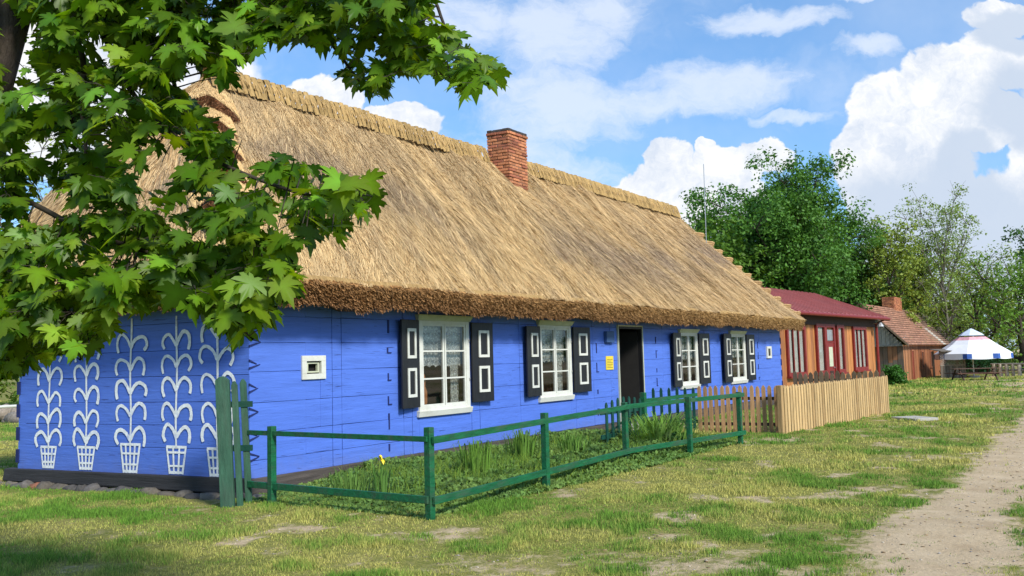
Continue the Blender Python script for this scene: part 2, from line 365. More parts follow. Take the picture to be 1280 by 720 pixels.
def mat_ground():
    mt, t, p, o = new_mat('lawn_and_sand')
    at = t.node('ShaderNodeAttribute', attribute_name='Col').outputs['Color']; s2 = t.node('ShaderNodeSeparateColor'); t.put(s2.inputs[0], at)
    pos = t.node('ShaderNodeNewGeometry').outputs['Position']
    sn = t.math('ADD', s2.outputs[0], t.math('MULTIPLY', t.math('SUBTRACT', t.noise(pos, 6, 8, .75), .5), 2.4))
    sf = t.math('MULTIPLY', t.sstep(sn, .25, .85), .95)
    gr = t.ramp(t.noise(pos, 1.1, 6, .65), [(.3, (.14, .16, .03)), (.5, (.24, .23, .055)), (.7, (.34, .29, .10))])
    gr = t.mix(t.math('MULTIPLY', t.ramp(t.noise(pos, 40, 6, .8), [(.42, 0.), (.60, 1.)]), .75), gr, (.07, .10, .018))
    gr = t.mix(t.math('MULTIPLY', t.ramp(t.noise(pos, 17, 6, .8), [(.5, 0.), (.68, 1.)]), .5), gr, (.42, .33, .17))
    sd_ = t.ramp(t.noise(pos, 2.3, 8, .7), [(.3, (.40, .29, .18)), (.55, (.52, .40, .26)), (.75, (.60, .47, .32))])
    sd_ = t.mix(t.math('MULTIPLY', t.ramp(t.noise(pos, 60, 4, .7), [(.5, 0.), (.75, 1.)]), .5), sd_, (.30, .21, .12))
    t.put(p.inputs['Base Color'], t.mix(sf, gr, sd_)); p.inputs['Roughness'].default_value = .95; p.inputs['Specular IOR Level'].default_value = .1
    b = t.node('ShaderNodeBump'); b.inputs['Strength'].default_value = .7; b.inputs['Distance'].default_value = .03
    t.put(b.inputs['Height'], t.noise(pos, 24, 7, .7)); t.put(p.inputs['Normal'], b.outputs[0])
    return mt
g = np_mesh('ground', np.stack([XX, YY, ZZ], -1).reshape(-1, 3), F, C, mat_ground(), smooth=True); g['kind'] = 'structure'

# grass blades
def blades(x, y, h, w, cols, lean=.45, z=None):
    n_ = len(x); zb = ground_z(x, y)-.012 if z is None else z
    th = rng.random(n_)*2*math.pi; la = rng.random(n_)*2*math.pi; lm = h*lean*rng.random(n_)*1.6
    sx, sy = np.cos(th)*w/2, np.sin(th)*w/2; lx, ly = np.cos(la)*lm, np.sin(la)*lm
    v = np.empty((n_, 5, 3)); hm = h*.6
    v[:, 0] = np.stack([x-sx, y-sy, zb], -1); v[:, 1] = np.stack([x+sx, y+sy, zb], -1)
    v[:, 2] = np.stack([x+sx*.75+lx*.35, y+sy*.75+ly*.35, zb+hm], -1); v[:, 3] = np.stack([x-sx*.75+lx*.35, y-sy*.75+ly*.35, zb+hm], -1)
    v[:, 4] = np.stack([x+lx, y+ly, zb+h], -1)
    b = (np.arange(n_)*5)[:, None]; f3 = np.concatenate([b+np.array([[0, 1, 2]]), b+np.array([[0, 2, 3]]), b+np.array([[3, 2, 4]])])
    return v.reshape(-1, 3), f3, np.repeat(cols, 5, axis=0)
def in_house(x, y):
    d = (x-P0[0])*N[0]+(y-P0[1])*N[1]; s = (x-P0[0])*U[0]+(y-P0[1])*U[1]
    return (d < .02) & (d > -4.6) & (s > -.6+(-d)*.15) & (s < L+.2)
parts_ = []
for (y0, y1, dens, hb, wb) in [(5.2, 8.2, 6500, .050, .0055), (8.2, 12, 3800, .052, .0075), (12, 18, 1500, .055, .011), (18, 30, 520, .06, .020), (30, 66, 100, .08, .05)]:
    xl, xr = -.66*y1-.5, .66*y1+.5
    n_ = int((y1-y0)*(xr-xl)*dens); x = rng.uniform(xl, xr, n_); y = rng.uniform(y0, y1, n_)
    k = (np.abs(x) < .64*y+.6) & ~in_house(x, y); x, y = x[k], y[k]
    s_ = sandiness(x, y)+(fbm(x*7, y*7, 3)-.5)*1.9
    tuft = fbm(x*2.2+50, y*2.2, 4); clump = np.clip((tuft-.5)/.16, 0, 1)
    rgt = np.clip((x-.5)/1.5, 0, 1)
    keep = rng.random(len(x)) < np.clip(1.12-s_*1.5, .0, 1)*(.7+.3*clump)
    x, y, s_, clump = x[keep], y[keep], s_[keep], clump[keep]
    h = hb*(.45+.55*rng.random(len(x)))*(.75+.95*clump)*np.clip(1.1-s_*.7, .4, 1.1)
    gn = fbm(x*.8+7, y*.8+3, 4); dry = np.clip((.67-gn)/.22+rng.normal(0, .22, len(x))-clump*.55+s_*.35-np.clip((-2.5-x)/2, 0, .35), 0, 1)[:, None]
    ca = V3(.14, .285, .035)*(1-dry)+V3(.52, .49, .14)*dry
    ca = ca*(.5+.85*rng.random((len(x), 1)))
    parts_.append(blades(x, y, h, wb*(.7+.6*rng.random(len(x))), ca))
def merge(ps):
    off = 0; Vs, Fs, Cs = [], [], []
    for v, f, c in ps: Vs.append(v); Fs.append(f+off); Cs.append(c); off += len(v)
    return np.concatenate(Vs), np.concatenate(Fs), np.concatenate(Cs)
gr = np_mesh('grass', *merge(parts_), M['grass'])
tag(gr, 'short patchy green and yellowing lawn grass growing over the sandy yard', 'grass', kind='stuff')

def litter(name, n_, box_, size, cols, label, cat, sandonly=True, flat=.5):
    x = rng.uniform(box_[0], box_[1], n_*3); y = rng.uniform(box_[2], box_[3], n_*3)
    k = ~in_house(x, y) & ~in_bed(x, y)
    if sandonly: k &= sandiness(x, y) > .3
    x, y = x[k][:n_], y[k][:n_]; n_ = len(x); z = ground_z(x, y); r = size*rng.uniform(.4, 1.6, (n_, 1))**1.5
    o6 = np.array([[1, 0, 0], [0, 1, 0], [-1, 0, 0], [0, -1, 0], [0, 0, flat], [0, 0, -flat]]); jit = rng.uniform(.65, 1.2, (n_, 6, 1))
    th = rng.random(n_)*6.28; c_, s_ = np.cos(th), np.sin(th); st = rng.uniform(.6, 1, n_)
    P_ = o6[None]*jit*r[:, None]; X_ = P_[..., 0]*c_[:, None]-P_[..., 1]*s_[:, None]*st[:, None]; Y_ = P_[..., 0]*s_[:, None]+P_[..., 1]*c_[:, None]*st[:, None]
    V_ = np.stack([X_+x[:, None], Y_+y[:, None], P_[..., 2]+z[:, None]+r*.1], -1).reshape(-1, 3)
    t_ = np.array([[0, 1, 4], [1, 2, 4], [2, 3, 4], [3, 0, 4], [1, 0, 5], [2, 1, 5], [3, 2, 5], [0, 3, 5]]); F_ = ((np.arange(n_)*6)[:, None, None]+t_[None]).reshape(-1, 3)
    cc = np.array(cols)[rng.integers(0, len(cols), n_)]*rng.uniform(.6, 1.2, (n_, 1))
    o = np_mesh(name, V_, F_, np.repeat(cc, 6, 0), M['attr']); tag(o, label, cat, kind='stuff')
litter('pebbles', 5200, (-3, 13, 5.2, 24), .009, [(.42, .36, .30), (.30, .27, .24), (.55, .48, .38), (.22, .18, .15)], 'small pebbles and grit scattered over the sandy track', 'pebbles')
litter('dry_litter', 5000, (-9, 12, 5.2, 20), .014, [(.30, .20, .09), (.45, .34, .17), (.20, .13, .06)], 'dry leaf scraps and straw bits lying in the lawn', 'litter', False, .15)
# ------------------------------------------------------------------ the thatched cottage
root = empty('thatched_cottage', P0, 'long bright blue log cottage under a thick golden straw thatched roof', 'cottage')
def LW(s, z, o=0.): return P0+U*s+N*o+Z*z          # long wall: along, height, outward
def GW(a, z, o=0.): return P0+G*a+GN*o+Z*z         # gable wall
def wall(frame, length, z0, z1, holes, course, name, mt, jit=.003, verts=(), thick=.16, top_slope=None):
    core = MB(); pk = MB(); x0, x1 = frame(0, 0, 0), None
    def cells(za, zb, sa, sb, mb, o0, o1, gap=0., jitter=0.):
        cuts = sorted({sa, sb}|{h[0] for h in holes if sa < h[0] < sb}|{h[1] for h in holes if sa < h[1] < sb}|{v for v in verts if sa < v < sb and mb is pk})
        for a, b in zip(cuts[:-1], cuts[1:]):
            mid = (a+b)/2; hz = [(h[2], h[3]) for h in holes if h[0] < mid < h[1]]
            segs = [(za, zb)]
            for (p, q) in hz:
                ns = []
                for (m0, m1) in segs:
                    if q <= m0 or p >= m1: ns.append((m0, m1)); continue
                    if p > m0: ns.append((m0, p))
                    if q < m1: ns.append((q, m1))
                segs = ns
            isv = mb is pk
            for (m0, m1) in segs:
                if m1-m0 < .015: continue
                ga = gap if (a in verts) else 0; gb = gap if (b in verts) else 0
                j = random.uniform(0, jitter); n_ = max(1, int((b-a)/1.2)) if isv else 1
                o_ = frame(a+ga, m0+(gap if m0 == za else 0), o0); t_ = random.uniform(-1, 1)*gap*.9
                p = [frame(a+ga, m0+(gap if m0 == za else 0)+t_, o0), frame(b-gb, m0+(gap if m0 == za else 0)-t_, o0), frame(b-gb, m0+(gap if m0 == za else 0)-t_, o1+j), frame(a+ga, m0+(gap if m0 == za else 0)+t_, o1+j)]
                q = [frame(a+ga, m1, o0), frame(b-gb, m1, o0), frame(b-gb, m1, o1+j*.6), frame(a+ga, m1, o1+j*.6)]
                mb.hexa(p+q)
    cells(z0, z1, 0, length, core, -thick, -.022)
    zc = z0
    for i, zt in enumerate(course+[z1]):
        cells(zc, zt, 0, length, pk, -.025, 0., .0045, jit); zc = zt
    core.build(name+'_core', M['bluedark'], root)
    return pk.build(name, mt, root, bevel=.004)
wins = [(3.26, 4.53, .82, 2.26), (6.75, 7.91, .86, 2.25), (13.30, 14.40, .83, 2.18), (16.80, 18.00, .83, 2.18)]
door = (9.98, 11.16, .12, 2.28)
holes = [(w[0], w[1], w[2], w[3]) for w in wins]+[door, (.93, 1.20, 1.48, 1.68)]
wall(LW, L, .20, 2.75, holes, [.42, .76, 1.14, 1.53, 1.90, 2.25], 'log_wall', M['blue'], .008, verts=(1.42, 1.60, 2.9, 3.1, 4.62, 4.85, 6.1, 8.1, 8.85, 9.62, 12.3, 14.95, 16.05, 18.75, 19.3))
wall(GW, G_, .20, 2.75, [], [.56, .86, 1.16, 1.50, 1.84, 2.2], 'gable_wall', M['blue_gable'], .003)
# plain back and far walls
b = MB(); b.box(P1+Z*.2, -U*.0+G*G_, U*-.15, Z*2.5); b.box(P3+Z*.2, U*(L), -G*.15, Z*2.5); b.build('rear_wall', M['blue_gable'], root)
b = MB(); b.box(P0+Z*.15, U*L, G*G_, Z*.03); b.build('floor_boards', M['dark'], root)
b = MB(); b.box(P0+Z*2.72+U*.05, U*(L-.1), G*G_, Z*.04); b.build('ceiling_boards', M['dark'], root)
# sill beams
b = MB(); b.hexa([LW(-.05, -.03, -.1), LW(L, -.03, -.1), LW(L, -.03, .07), LW(-.05, -.03, .07), LW(-.05, .20, -.1), LW(L, .19, -.1), LW(L, .19, .05), LW(-.05, .21, .05)]); b.build('sill_beam', M['beam_l'], root, bevel=.01)
b = MB(); b.hexa([GW(-.02, .03, -.1), GW(G_+.22, .04, -.1), GW(G_+.22, .04, .09), GW(-.02, .03, .09), GW(-.02, .215, -.1), GW(G_+.22, .215, -.1), GW(G_+.22, .215, .06), GW(-.02, .215, .06)]); b.build('sill_beam', M['beam'], root, bevel=.015)
# dovetail corners & inner wall joints
b = MB()
def joint_col(s, zs, sgn=1):  # dark boxes stand in for gap and shadow of the notches
    for z in zs:
        b = MB()
        hj = random.uniform(.08, .24); b.box(LW(s+random.uniform(-.012, .012), z, .0), U*random.uniform(.018, .04), N*.015, Z*hj)
        if random.random() < .6: b.box(LW(s-.004, z+(0 if random.random() < .7 else hj-.02), .0), U*random.uniform(.05, .12)*sgn, N*.014, Z*.016)
        b.build('log_joint', M['bluedark'], root)
joint_col(2.55, [.30, .62, .98, 1.34, 1.75, 2.05]); joint_col(8.98, [.40, .85, 1.3, 1.7]); joint_col(11.9, [.9, 1.22, 1.56, 1.9]); joint_col(19.15, [.8, 1.12, 1.44, 1.76])
b = MB()
for i, z in enumerate([.42, .68, .98, 1.28, 1.58, 1.86]):
    for k in (0, 1):
        b = MB(); zz = z+k*.10; dz = (.05 if k == 0 else -.045); ln = random.uniform(.09, .17)
        b.hexa([LW(-.01, zz-.012, 0), LW(ln, zz+dz-.004, 0), LW(ln, zz+dz-.004, .014), LW(-.01, zz-.012, .016), LW(-.01, zz+.014, 0), LW(ln, zz+dz+.004, 0), LW(ln, zz+dz+.004, .014), LW(-.01, zz+.014, .016)])
        b.build('corner_dovetail', M['bluedark'], root)
b = MB()
for i, z in enumerate([.30, .62, .95, 1.28, 1.62, 1.95]):
    b = MB(); b.box(GW(G_-.03, z, -.01), G*.06, GN*.03, Z*.19)
    b.build('corner_dovetail', M['bluedark'], root)
b = MB()
for i, z in enumerate([.5, .85, 1.2, 1.55, 1.9]):
    b = MB(); b.box(LW(L-.05, z, -.01), U*.07, N*.03, Z*.2)
    b.build('corner_dovetail', M['bluedark'], root)

def window(s0, s1, z0, z1, head=True, vase=False):
    fr = MB(); d0, d1 = -.05, .035; w = .07
    B = lambda a, b_, c, d, o0, o1, mb=None: (mb or fr).box(LW(a, c, o0), U*(b_-a), N*(o1-o0), Z*(d-c))
    B(s0-.02, s0+w, z0+.02, z1, d0, d1); B(s1-w, s1+.02, z0+.02, z1, d0, d1); B(s0+w, s1-w, z1-.05, z1, d0, d1); B(s0+w, s1-w, z0+.02, z0+.08, d0, d1)
    fo = fr.build('window', M['white'], root, bevel=.006)
    a, b_ = s0+w, s1-w; mid = (a+b_)/2; c, d = z0+.08, z1-.05
    for (p, q) in ((a, mid-.008), (mid+.008, b_)):
        sh = MB(); st = .036
        for args in ((p, p+st, c, d), (q-st, q, c, d)): B(*args, -.02, .022, sh)
        for k in (0, 1, 2, 3):
            zc = c+(d-c)*k/3; h_ = st if k in (0, 3) else .026; za = zc if k == 0 else (zc-h_ if k == 3 else zc-h_/2)
            B(p+st, q-st, za, za+h_, -.019, .019, sh)
        sh.build('sash', M['white'], fo, bevel=.003)
    gl = MB(); gl.quad(LW(a, c, 0), LW(b_, c, 0), LW(b_, d, 0), LW(a, d, 0)); gl.build('pane', M['glass'], fo)
    # lace pelmet with scalloped hem
    for (p, q, lo) in ((a, b_, .47),):
        cm = MB(); n_ = 40
        for i in range(n_):
            u0, u1 = p+(q-p)*i/n_, p+(q-p)*(i+1)/n_
            hem = lambda t: c+(d-c)*lo+.035*abs(math.sin(t*math.pi*7))
            f = lambda t: -.10+.012*math.sin(t*70)
            t0, t1 = i/n_, (i+1)/n_
            cm.quad(LW(u0, hem(t0), f(t0)), LW(u1, hem(t1), f(t1)), LW(u1, d, f(t1)), LW(u0, d, f(t0)))
        cm.build('curtain', M['lace'], fo)
    # side drape inside on the far half
    cm = MB(); n_ = 14; p, q = b_-.24, b_-.02
    for i in range(n_):
        t0, t1 = i/n_, (i+1)/n_; f = lambda t: -.13+.02*math.sin(t*30)
        cm.quad(LW(p+(q-p)*t0, c, f(t0)), LW(p+(q-p)*t1, c, f(t1)), LW(p+(q-p)*t1, d, f(t1)), LW(p+(q-p)*t0, d, f(t0)))
    cm.build('curtain', M['lace'], fo)
    sl = MB(); sl.hexa([LW(s0-.06, z0-.07, 0), LW(s1+.04, z0-.07, 0), LW(s1+.04, z0-.07, .05), LW(s0-.06, z0-.07, .05), LW(s0-.06, z0+.03, 0), LW(s1+.04, z0+.03, 0), LW(s1+.04, z0+.02, .075), LW(s0-.06, z0+.02, .075)])
    sl.build('sill', M['white'], fo, bevel=.005)
    hd = MB(); hd.hexa([LW(s0-.04, z1, 0), LW(s1+.04, z1, 0), LW(s1+.04, z1, .05), LW(s0-.04, z1, .05), LW(s0-.07, z1+.09, 0), LW(s1+.07, z1+.09, 0), LW(s1+.07, z1+.09, .10), LW(s0-.07, z1+.09, .10)])
    hd.build('lintel', M['cream'], fo, bevel=.005)
    # near-black panel stands in for room shade, and what stands on the sill inside
    bx = MB(); bx.box(LW(s0-.2, z0-.1, -.75), U*(s1-s0+.4), N*.02, Z*(z1-z0+.3)); bx.build('room_shade', M['dark'], fo)
    if vase:
        v = MB(); c0 = LW(a+.13, c+.02, -.06)
        v.tube([c0, c0+Z*.05, c0+Z*.22, c0+Z*.30, c0+Z*.42, c0+Z*.5], [.035, .05, .05, .02, .03, .005], 10, (.55, .22, .08)); v.build('carved_figure', M['attr'], fo, smooth=True)
    for q in (z0+.45, z1-.35):
        h_ = MB(); h_.tube([LW(s1+.005, q, .03), LW(s1+.005, q+.05, .045)], .012, 6); h_.build('hinge', M['steel'], fo)
def shutter(s0, s1, z0, z1, ang):
    hx = s1 if ang > 0 else s0   # hinge side
    sh = MB(); o0 = .04; sl = .03
    # open flat on the wall but leaning slightly off it
    def P(s, z, o): return LW(s, z, o0+o+abs(s-hx)*math.sin(abs(ang)))
    def bx(mb, a, b_, c, d, p, q): mb.hexa([P(a, c, p), P(b_, c, p), P(b_, c, q), P(a, c, q), P(a, d, p), P(b_, d, p), P(b_, d, q), P(a, d, q)])
    bx(sh, s0, s1, z0, z1, 0, .035); so_ = sh.build('shutter', M['black'], root, bevel=.004)
    w = s1-s0; h = z1-z0; i0, i1 = s0+w*.28, s1-w*.22
    for (c, d) in ((z0+h*.12, z0+h*.45), (z0+h*.56, z0+h*.90)):
        t = MB(); e = .045
        bx(t, i0, i1, c, c+e, .036, .052); bx(t, i0, i1, d-e, d, .036, .052); bx(t, i0, i0+e, c+e, d-e, .036, .052); bx(t, i1-e, i1, c+e, d-e, .036, .052)
        t.build('panel_trim', M['white'], so_)
for i, w in enumerate(wins): window(*w, vase=(i == 0))
for (a, b_, c, d, s_) in [(2.74, 3.21, .91, 2.26, .12), (4.58, 5.12, .91, 2.25, -.08), (6.18, 6.72, .92, 2.22, .10), (7.96, 8.57, .92, 2.23, -.06), (12.68, 13.27, .84, 2.17, .10), (14.44, 15.03, .85, 2.17, -.08), (16.06, 16.78, .83, 2.18, .08), (18.03, 18.62, .82, 2.17, -.06)]:
    shutter(a, b_, c, d, s_)
# vent window
b = MB(); f = .075
for (a, b2, c, d) in ((.85, 1.28, 1.41, 1.41+f), (.85, 1.28, 1.73-f, 1.73), (.85, .85+f*1.1, 1.41+f, 1.73-f), (1.28-f*1.1, 1.28, 1.41+f, 1.73-f)): b.box(LW(a, c, -.03), U*(b2-a), N*.06, Z*(d-c))
vw = b.build('vent_window', M['white'], root, bevel=.004)
b = MB()
for (a, b2, c, d) in ((.95, 1.18, 1.50, 1.52), (.95, 1.18, 1.62, 1.64), (.95, .98, 1.52, 1.62), (1.15, 1.18, 1.52, 1.62)): b.box(LW(a, c, -.04), U*(b2-a), N*.04, Z*(d-c))
b.build('inner_frame', M['cream'], vw)
b = MB(); b.box(LW(.9, 1.45, -.12), U*.34, N*.05, Z*.24); b.build('recess_shade', M['dark'], vw)  # near-black backing stands in for the shade inside the vent
# door: frame, threshold; half open leaf and passage near-black to stand for shade
b = MB(); s0, s1, z0, z1 = door
for (a, b2, c, d) in ((s0, s0+.05, z0, z1), (s1-.05, s1, z0, z1), (s0+.05, s1-.05, z1-.05, z1)): b.box(LW(a, c, -.1), U*(b2-a), N*.13, Z*(d-c))
dr = b.build('door', M['black'], root)
b = MB()
for (a, b2, c, d) in ((s0-.03, s0+.0, z0, z1+.03), (s1, s1+.03, z0, z1+.03), (s0, s1, z1, z1+.03)): b.box(LW(a, c, 0), U*(b2-a), N*.04, Z*(d-c))
b.build('door_trim', M['cream'], dr)
b = MB(); hp = LW(s1-.07, z0, -.06); dl = nrm(-U*.25-N*.97)
b.box(hp, dl*.95, nrm(np.cross(dl, Z))*.04, Z*(z1-z0-.1)); b.build('door_leaf', M['dark'], dr)
dq = ray(790, 470); Pq = P0-N*.5; q = CP+dq*(np.dot(Pq-CP, N)/np.dot(dq, N)); q[2] = z0+.05; b = MB(); b.box(q, U*.035, N*-.04, Z*(z1-z0-.45)); b.build('leaf_edge', M['mgreyl'], dr)  # pale strip marks the edge of the open leaf
b = MB(); b.box(LW(s0-.1, z0-.1, -.0), U*(s1-s0+.2), N*.35, Z*.12); b.build('threshold', M['concrete'], dr)
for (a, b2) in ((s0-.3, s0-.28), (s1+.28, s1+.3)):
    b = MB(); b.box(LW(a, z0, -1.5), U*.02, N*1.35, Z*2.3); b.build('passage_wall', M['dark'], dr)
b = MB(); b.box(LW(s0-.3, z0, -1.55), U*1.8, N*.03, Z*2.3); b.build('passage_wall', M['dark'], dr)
# notice, meter box, house plate
b = MB(); b.box(LW(9.40, 1.34, .005), U*.33, N*.012, Z*.29); nt = b.build('notice', M['yellow'], root)
b = MB()
for k in range(6): b.box(LW(9.44, 1.38+k*.035, .018), U*(.25-.06*(k % 3 == 1)), N*.002, Z*.009)
b.build('notice_text', M['ink'], nt)
b = MB(); b.box(LW(9.36, 1.92, .0), U*.34, N*.08, Z*.24); b.build('meter_box', M['mgrey'], root, bevel=.008)
b = MB()
for (a, b2, c, d) in ((19.93, 20.36, 1.45, 1.52), (19.93, 20.36, 1.75, 1.82), (19.93, 20.03, 1.52, 1.75), (20.26, 20.36, 1.52, 1.75)): b.box(LW(a, c, .0), U*(b2-a), N*.05, Z*(d-c))
vp = b.build('vent_window', M['white'], root); b = MB(); b.box(LW(20.03, 1.52, 0), U*.23, N*.02, Z*.23); b.build('recess_shade', M['dark'], vp)  # near-black plate on the wall stands in for the opening's shade

# painted plants on the gable
def stroke(mb, pts, w, lift):
    pts = [np.array(p, float) for p in pts]; n_ = len(pts); Ls, Rs = [], []
    for i, p in enumerate(pts):
        d = pts[min(i+1, n_-1)]-pts[max(i-1, 0)]; d /= (np.linalg.norm(d)+1e-9); nn = np.array([-d[1], d[0]]); ww = w*(.5+random.uniform(-.06, .06))
        if i in (0, n_-1): ww *= .8
        Ls.append(p+nn*ww); Rs.append(p-nn*ww)
    for i in range(n_-1):
        mb.quad(GW(*Ls[i], lift), GW(*Rs[i], lift), GW(*Rs[i+1], lift), GW(*Ls[i+1], lift))
def smooth_pts(ps, k=6):
    ps = [np.array(p, float) for p in ps]; out = []
    for i in range(len(ps)-1):
        p0, p1, p2, p3 = ps[max(i-1, 0)], ps[i], ps[i+1], ps[min(i+2, len(ps)-1)]
        for j in range(k):
            t = j/k; out.append(.5*((2*p1)+(-p0+p2)*t+(2*p0-5*p1+4*p2-p3)*t*t+(-p0+3*p1-3*p2+p3)*t**3))
    return out+[ps[-1]]
for pi, (a, pw, pb, ph, tiers) in enumerate([(3.70, .34, .235, .30, [.63, .90, 1.18, 1.50, 1.82]), (2.93, .36, .235, .31, [.64, .92, 1.22, 1.55, 1.85]), (2.07, .38, .22, .38, [.69, .99, 1.30, 1.63, 1.93]), (1.23, .36, .23, .35, [.73, 1.0, 1.33, 1.64, 1.94]), (.52, .36, .22, .35, [.71, 1.0, 1.37, 1.72, 2.0])]):
    b = MB(); lf = .0075
    def st(pts, w):
        global lf
        stroke(b, pts, w, lf); lf += .0005
    # woven pot
    xt, xb = pw/2, pw/2*.66
    st([(a-xt, pb+ph), (a+xt, pb+ph)], .045); st([(a-xb, pb+.02), (a+xb, pb+.02)], .045)
    for k in range(5 if pi != 3 else 4):
        t = -1+2*k/(4 if pi != 3 else 3); st([(a+t*xt*.93, pb+ph), (a+t*xb*.93, pb)], .040)
    for zf in ((.30, .68) if pi != 3 else (.3, .8)): st([(a-xb-(xt-xb)*zf, pb+ph*zf), (a+xb+(xt-xb)*zf, pb+ph*zf)], .034)
    wob = random.uniform(-.015, .015)
    st([(a+wob*math.sin(z*5), z) for z in np.linspace(pb+ph, 2.3, 16)], .034)
    for zt in tiers:
        for sgn in (-1, 1):
            w_ = random.uniform(.225, .27)*(1.1 if pi in (2, 4) else 1); h_ = random.uniform(.11, .155); dr_ = random.uniform(.06, .11); z_ = zt+random.uniform(-.015, .02)
            st(smooth_pts([(a, z_-.03), (a+sgn*w_*random.uniform(.22, .32), z_+h_*random.uniform(.5, .65)), (a+sgn*w_*random.uniform(.55, .68), z_+h_), (a+sgn*w_*.93, z_+h_*random.uniform(.6, .78)), (a+sgn*w_*1.02, z_+.0), (a+sgn*w_*random.uniform(.82, .98), z_-dr_)]), random.uniform(.040, .052))
    b.build('painted_plant', M['limew'], root)

# ---- thatched roof
OV = .55
RZ = 6.0
E0 = P0-U*.5-G*OV; E1 = P1+U*.65-G*OV; E0b = P3-U*.5+G*OV; E1b = P3+(P1-P0)+U*.65+G*OV
R0 = P0+U*1.25+G*(G_/2)+Z*RZ; R1 = P0+U*18.6+G*(G_/2)+Z*(RZ+.06)
ET = 2.72; EB = 2.38
def hip(E, R, v, bulge, bdir):
    v = np.asarray(v, float)[..., None]; p = (E+Z*ET)*(1-v)+R*v
    return p+np.asarray(bdir)*bulge*np.sin(v*math.pi)
FN = nrm(N*.78+Z*.62)
def H0(v): return hip(E0, R0, v, .22, -U*.7+N*.2-Z*.0)
def H1(v): return hip(E1, R1, v, -.30, U*.9-Z*-.15)
def H0b(v): return hip(E0b, R0, v, .30, -U*.55-N*.5+Z*.45)
def H1b(v): return hip(E1b, R1, v, -.1, U)
def thatch_disp(s, v):
    """soft hummocks and drawn-out hanks, in metres outward"""
    sk = s+v*.6
    a = (fbm(sk*1.1, v*2.2, 4)-.5)*.22+(fbm(sk*5.2, v*3.2+9, 3)-.5)*.11+(fbm(sk*14, v*5+5, 2)-.5)*.035
    return a+.05*np.sin(v*math.pi)
def thatch_col(s, v, r):
    gold = V3(.61, .43, .21); grey = V3(.29, .215, .145); pale = V3(.70, .52, .28); rust = V3(.33, .17, .075)
    band = np.exp(-((v-.50-.12*np.sin(s*.35+1))/.20)**2)
    far = np.clip((s-6)/14, 0, 1)
    gr_ = np.clip((fbm(s*.55+3, v*3.0, 5)-.47)/.16, 0, 1)*band*(.85+.4*far)
    fine = np.clip((fbm((s+v*.6)*3.2, v*4.5+30, 4)-.5)/.12, 0, 1)
    c = gold*(1-.9*gr_[:, None])+V3(.27, .20, .14)*(.9*gr_[:, None]); c = c*(1-.34*fine[:, None])+grey*(.34*fine[:, None])
    far_ = far[:, None]*.25; c = c*(1-far_)+V3(.46, .31, .19)*far_
    k = r[:, None]; c = np.where(k > .80, c*.35+pale*.65, c); c = np.where(k < .10, c*.45+rust*.5, c)
    return c*(.78+.44*((r*7.3) % 1.0))[:, None]
TV, TF, TC = [], [], []; tofs = 0
SV = []
def roof_face(A, B, out, ns, nv, slen, count, wid, cs=1.0, seed=0, sag=0., lo=0):
    """surface between edge curves A(v) and B(v); v=0 eave. Adds base mesh and straw ribbons"""
    global tofs
    def P(u, v):
        a, b_ = A(v), B(v); p = a*(1-u[..., None])+b_*u[..., None]
        s = u*slen*(1-.12*v)+seed*13
        d = thatch_disp(s, v)*np.clip(np.minimum(u, 1-u)*18, .15, 1)+sag*np.sin(v*math.pi)*1.0
        return p+out*d[..., None]
    u, v = np.meshgrid(np.linspace(0, 1, ns), np.linspace(0, 1, nv)); p = P(u, v)
    i = np.arange(ns*nv).reshape(nv, ns); f_ = np.stack([i[:-1, :-1], i[:-1, 1:], i[1:, 1:], i[1:, :-1]], -1).reshape(-1, 4)
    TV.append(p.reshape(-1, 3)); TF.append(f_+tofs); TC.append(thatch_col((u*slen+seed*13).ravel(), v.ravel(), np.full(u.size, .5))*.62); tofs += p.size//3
    # ribbons: each hank starts at (u,v) and runs down slope
    u = rng.random(count); v = rng.random(count)**.9; v = np.clip(v*1.04, 0, 1)
    ln = rng.uniform(.14, .46, count); slope = np.linalg.norm(A(np.array([1.]))-A(np.array([0.])))
    dv = ln/slope; flow = (fbm(u*slen*.9+seed, v*2.5, 3)-.5)*.9+rng.normal(0, .22, count)
    u2 = u+flow*ln/slen; v2 = v-dv
    top = P(u, v)+out*rng.uniform(-.004, .012, (count, 1)); bot = P(np.clip(u2, -.01, 1.01), np.maximum(v2, -.022))
    bot = bot+out*rng.uniform(.004, .034, (count, 1))
    d = nrm(bot-top); sd_ = nrm(np.cross(d, np.broadcast_to(out, d.shape))+rng.normal(0, .35, d.shape)*np.array([1, 1, 1]))
    w = rng.uniform(.5, 1.3, (count, 1))*wid
    v4 = np.stack([top-sd_*w, top+sd_*w, bot+sd_*w*.5, bot-sd_*w*.5], 1).reshape(-1, 3)
    cc = thatch_col(u*slen+seed*13, v, rng.random(count))*cs
    SV.append((v4, np.repeat(cc, 4, 0)))
def gdir(vec): return nrm(vec)
roof_face(H0, H1, nrm(N*.80+Z*.60), 420, 70, L, 210000, .0055, seed=0)
nl = nrm(np.cross(E0b-E0, R0-E0)); nl = nl if nl[1] < 0 else -nl
roof_face(H0b, H0, nl, 90, 60, G_+1, 26000, .008, seed=3, cs=1.05)
nr = nrm(np.cross(E1b-E1, R1-E1)); nr = nr if nr@U > 0 else -nr
roof_face(H1, H1b, nr, 60, 40, G_+1, 9000, .012, seed=5)
nb = nrm(-N*.80+Z*.60)
roof_face(H1b, H0b, nb, 200, 30, L, 9000, .014, seed=7)
rf = empty('roof', P0*0, None, None); rf.parent = root; rf.location = (0, 0, 0)
col.objects.unlink(rf); bpy.data.objects.remove(rf)
roof = np_mesh('roof', np.concatenate(TV), np.concatenate(TF), np.concatenate(TC), M['thatch'], root, smooth=True)
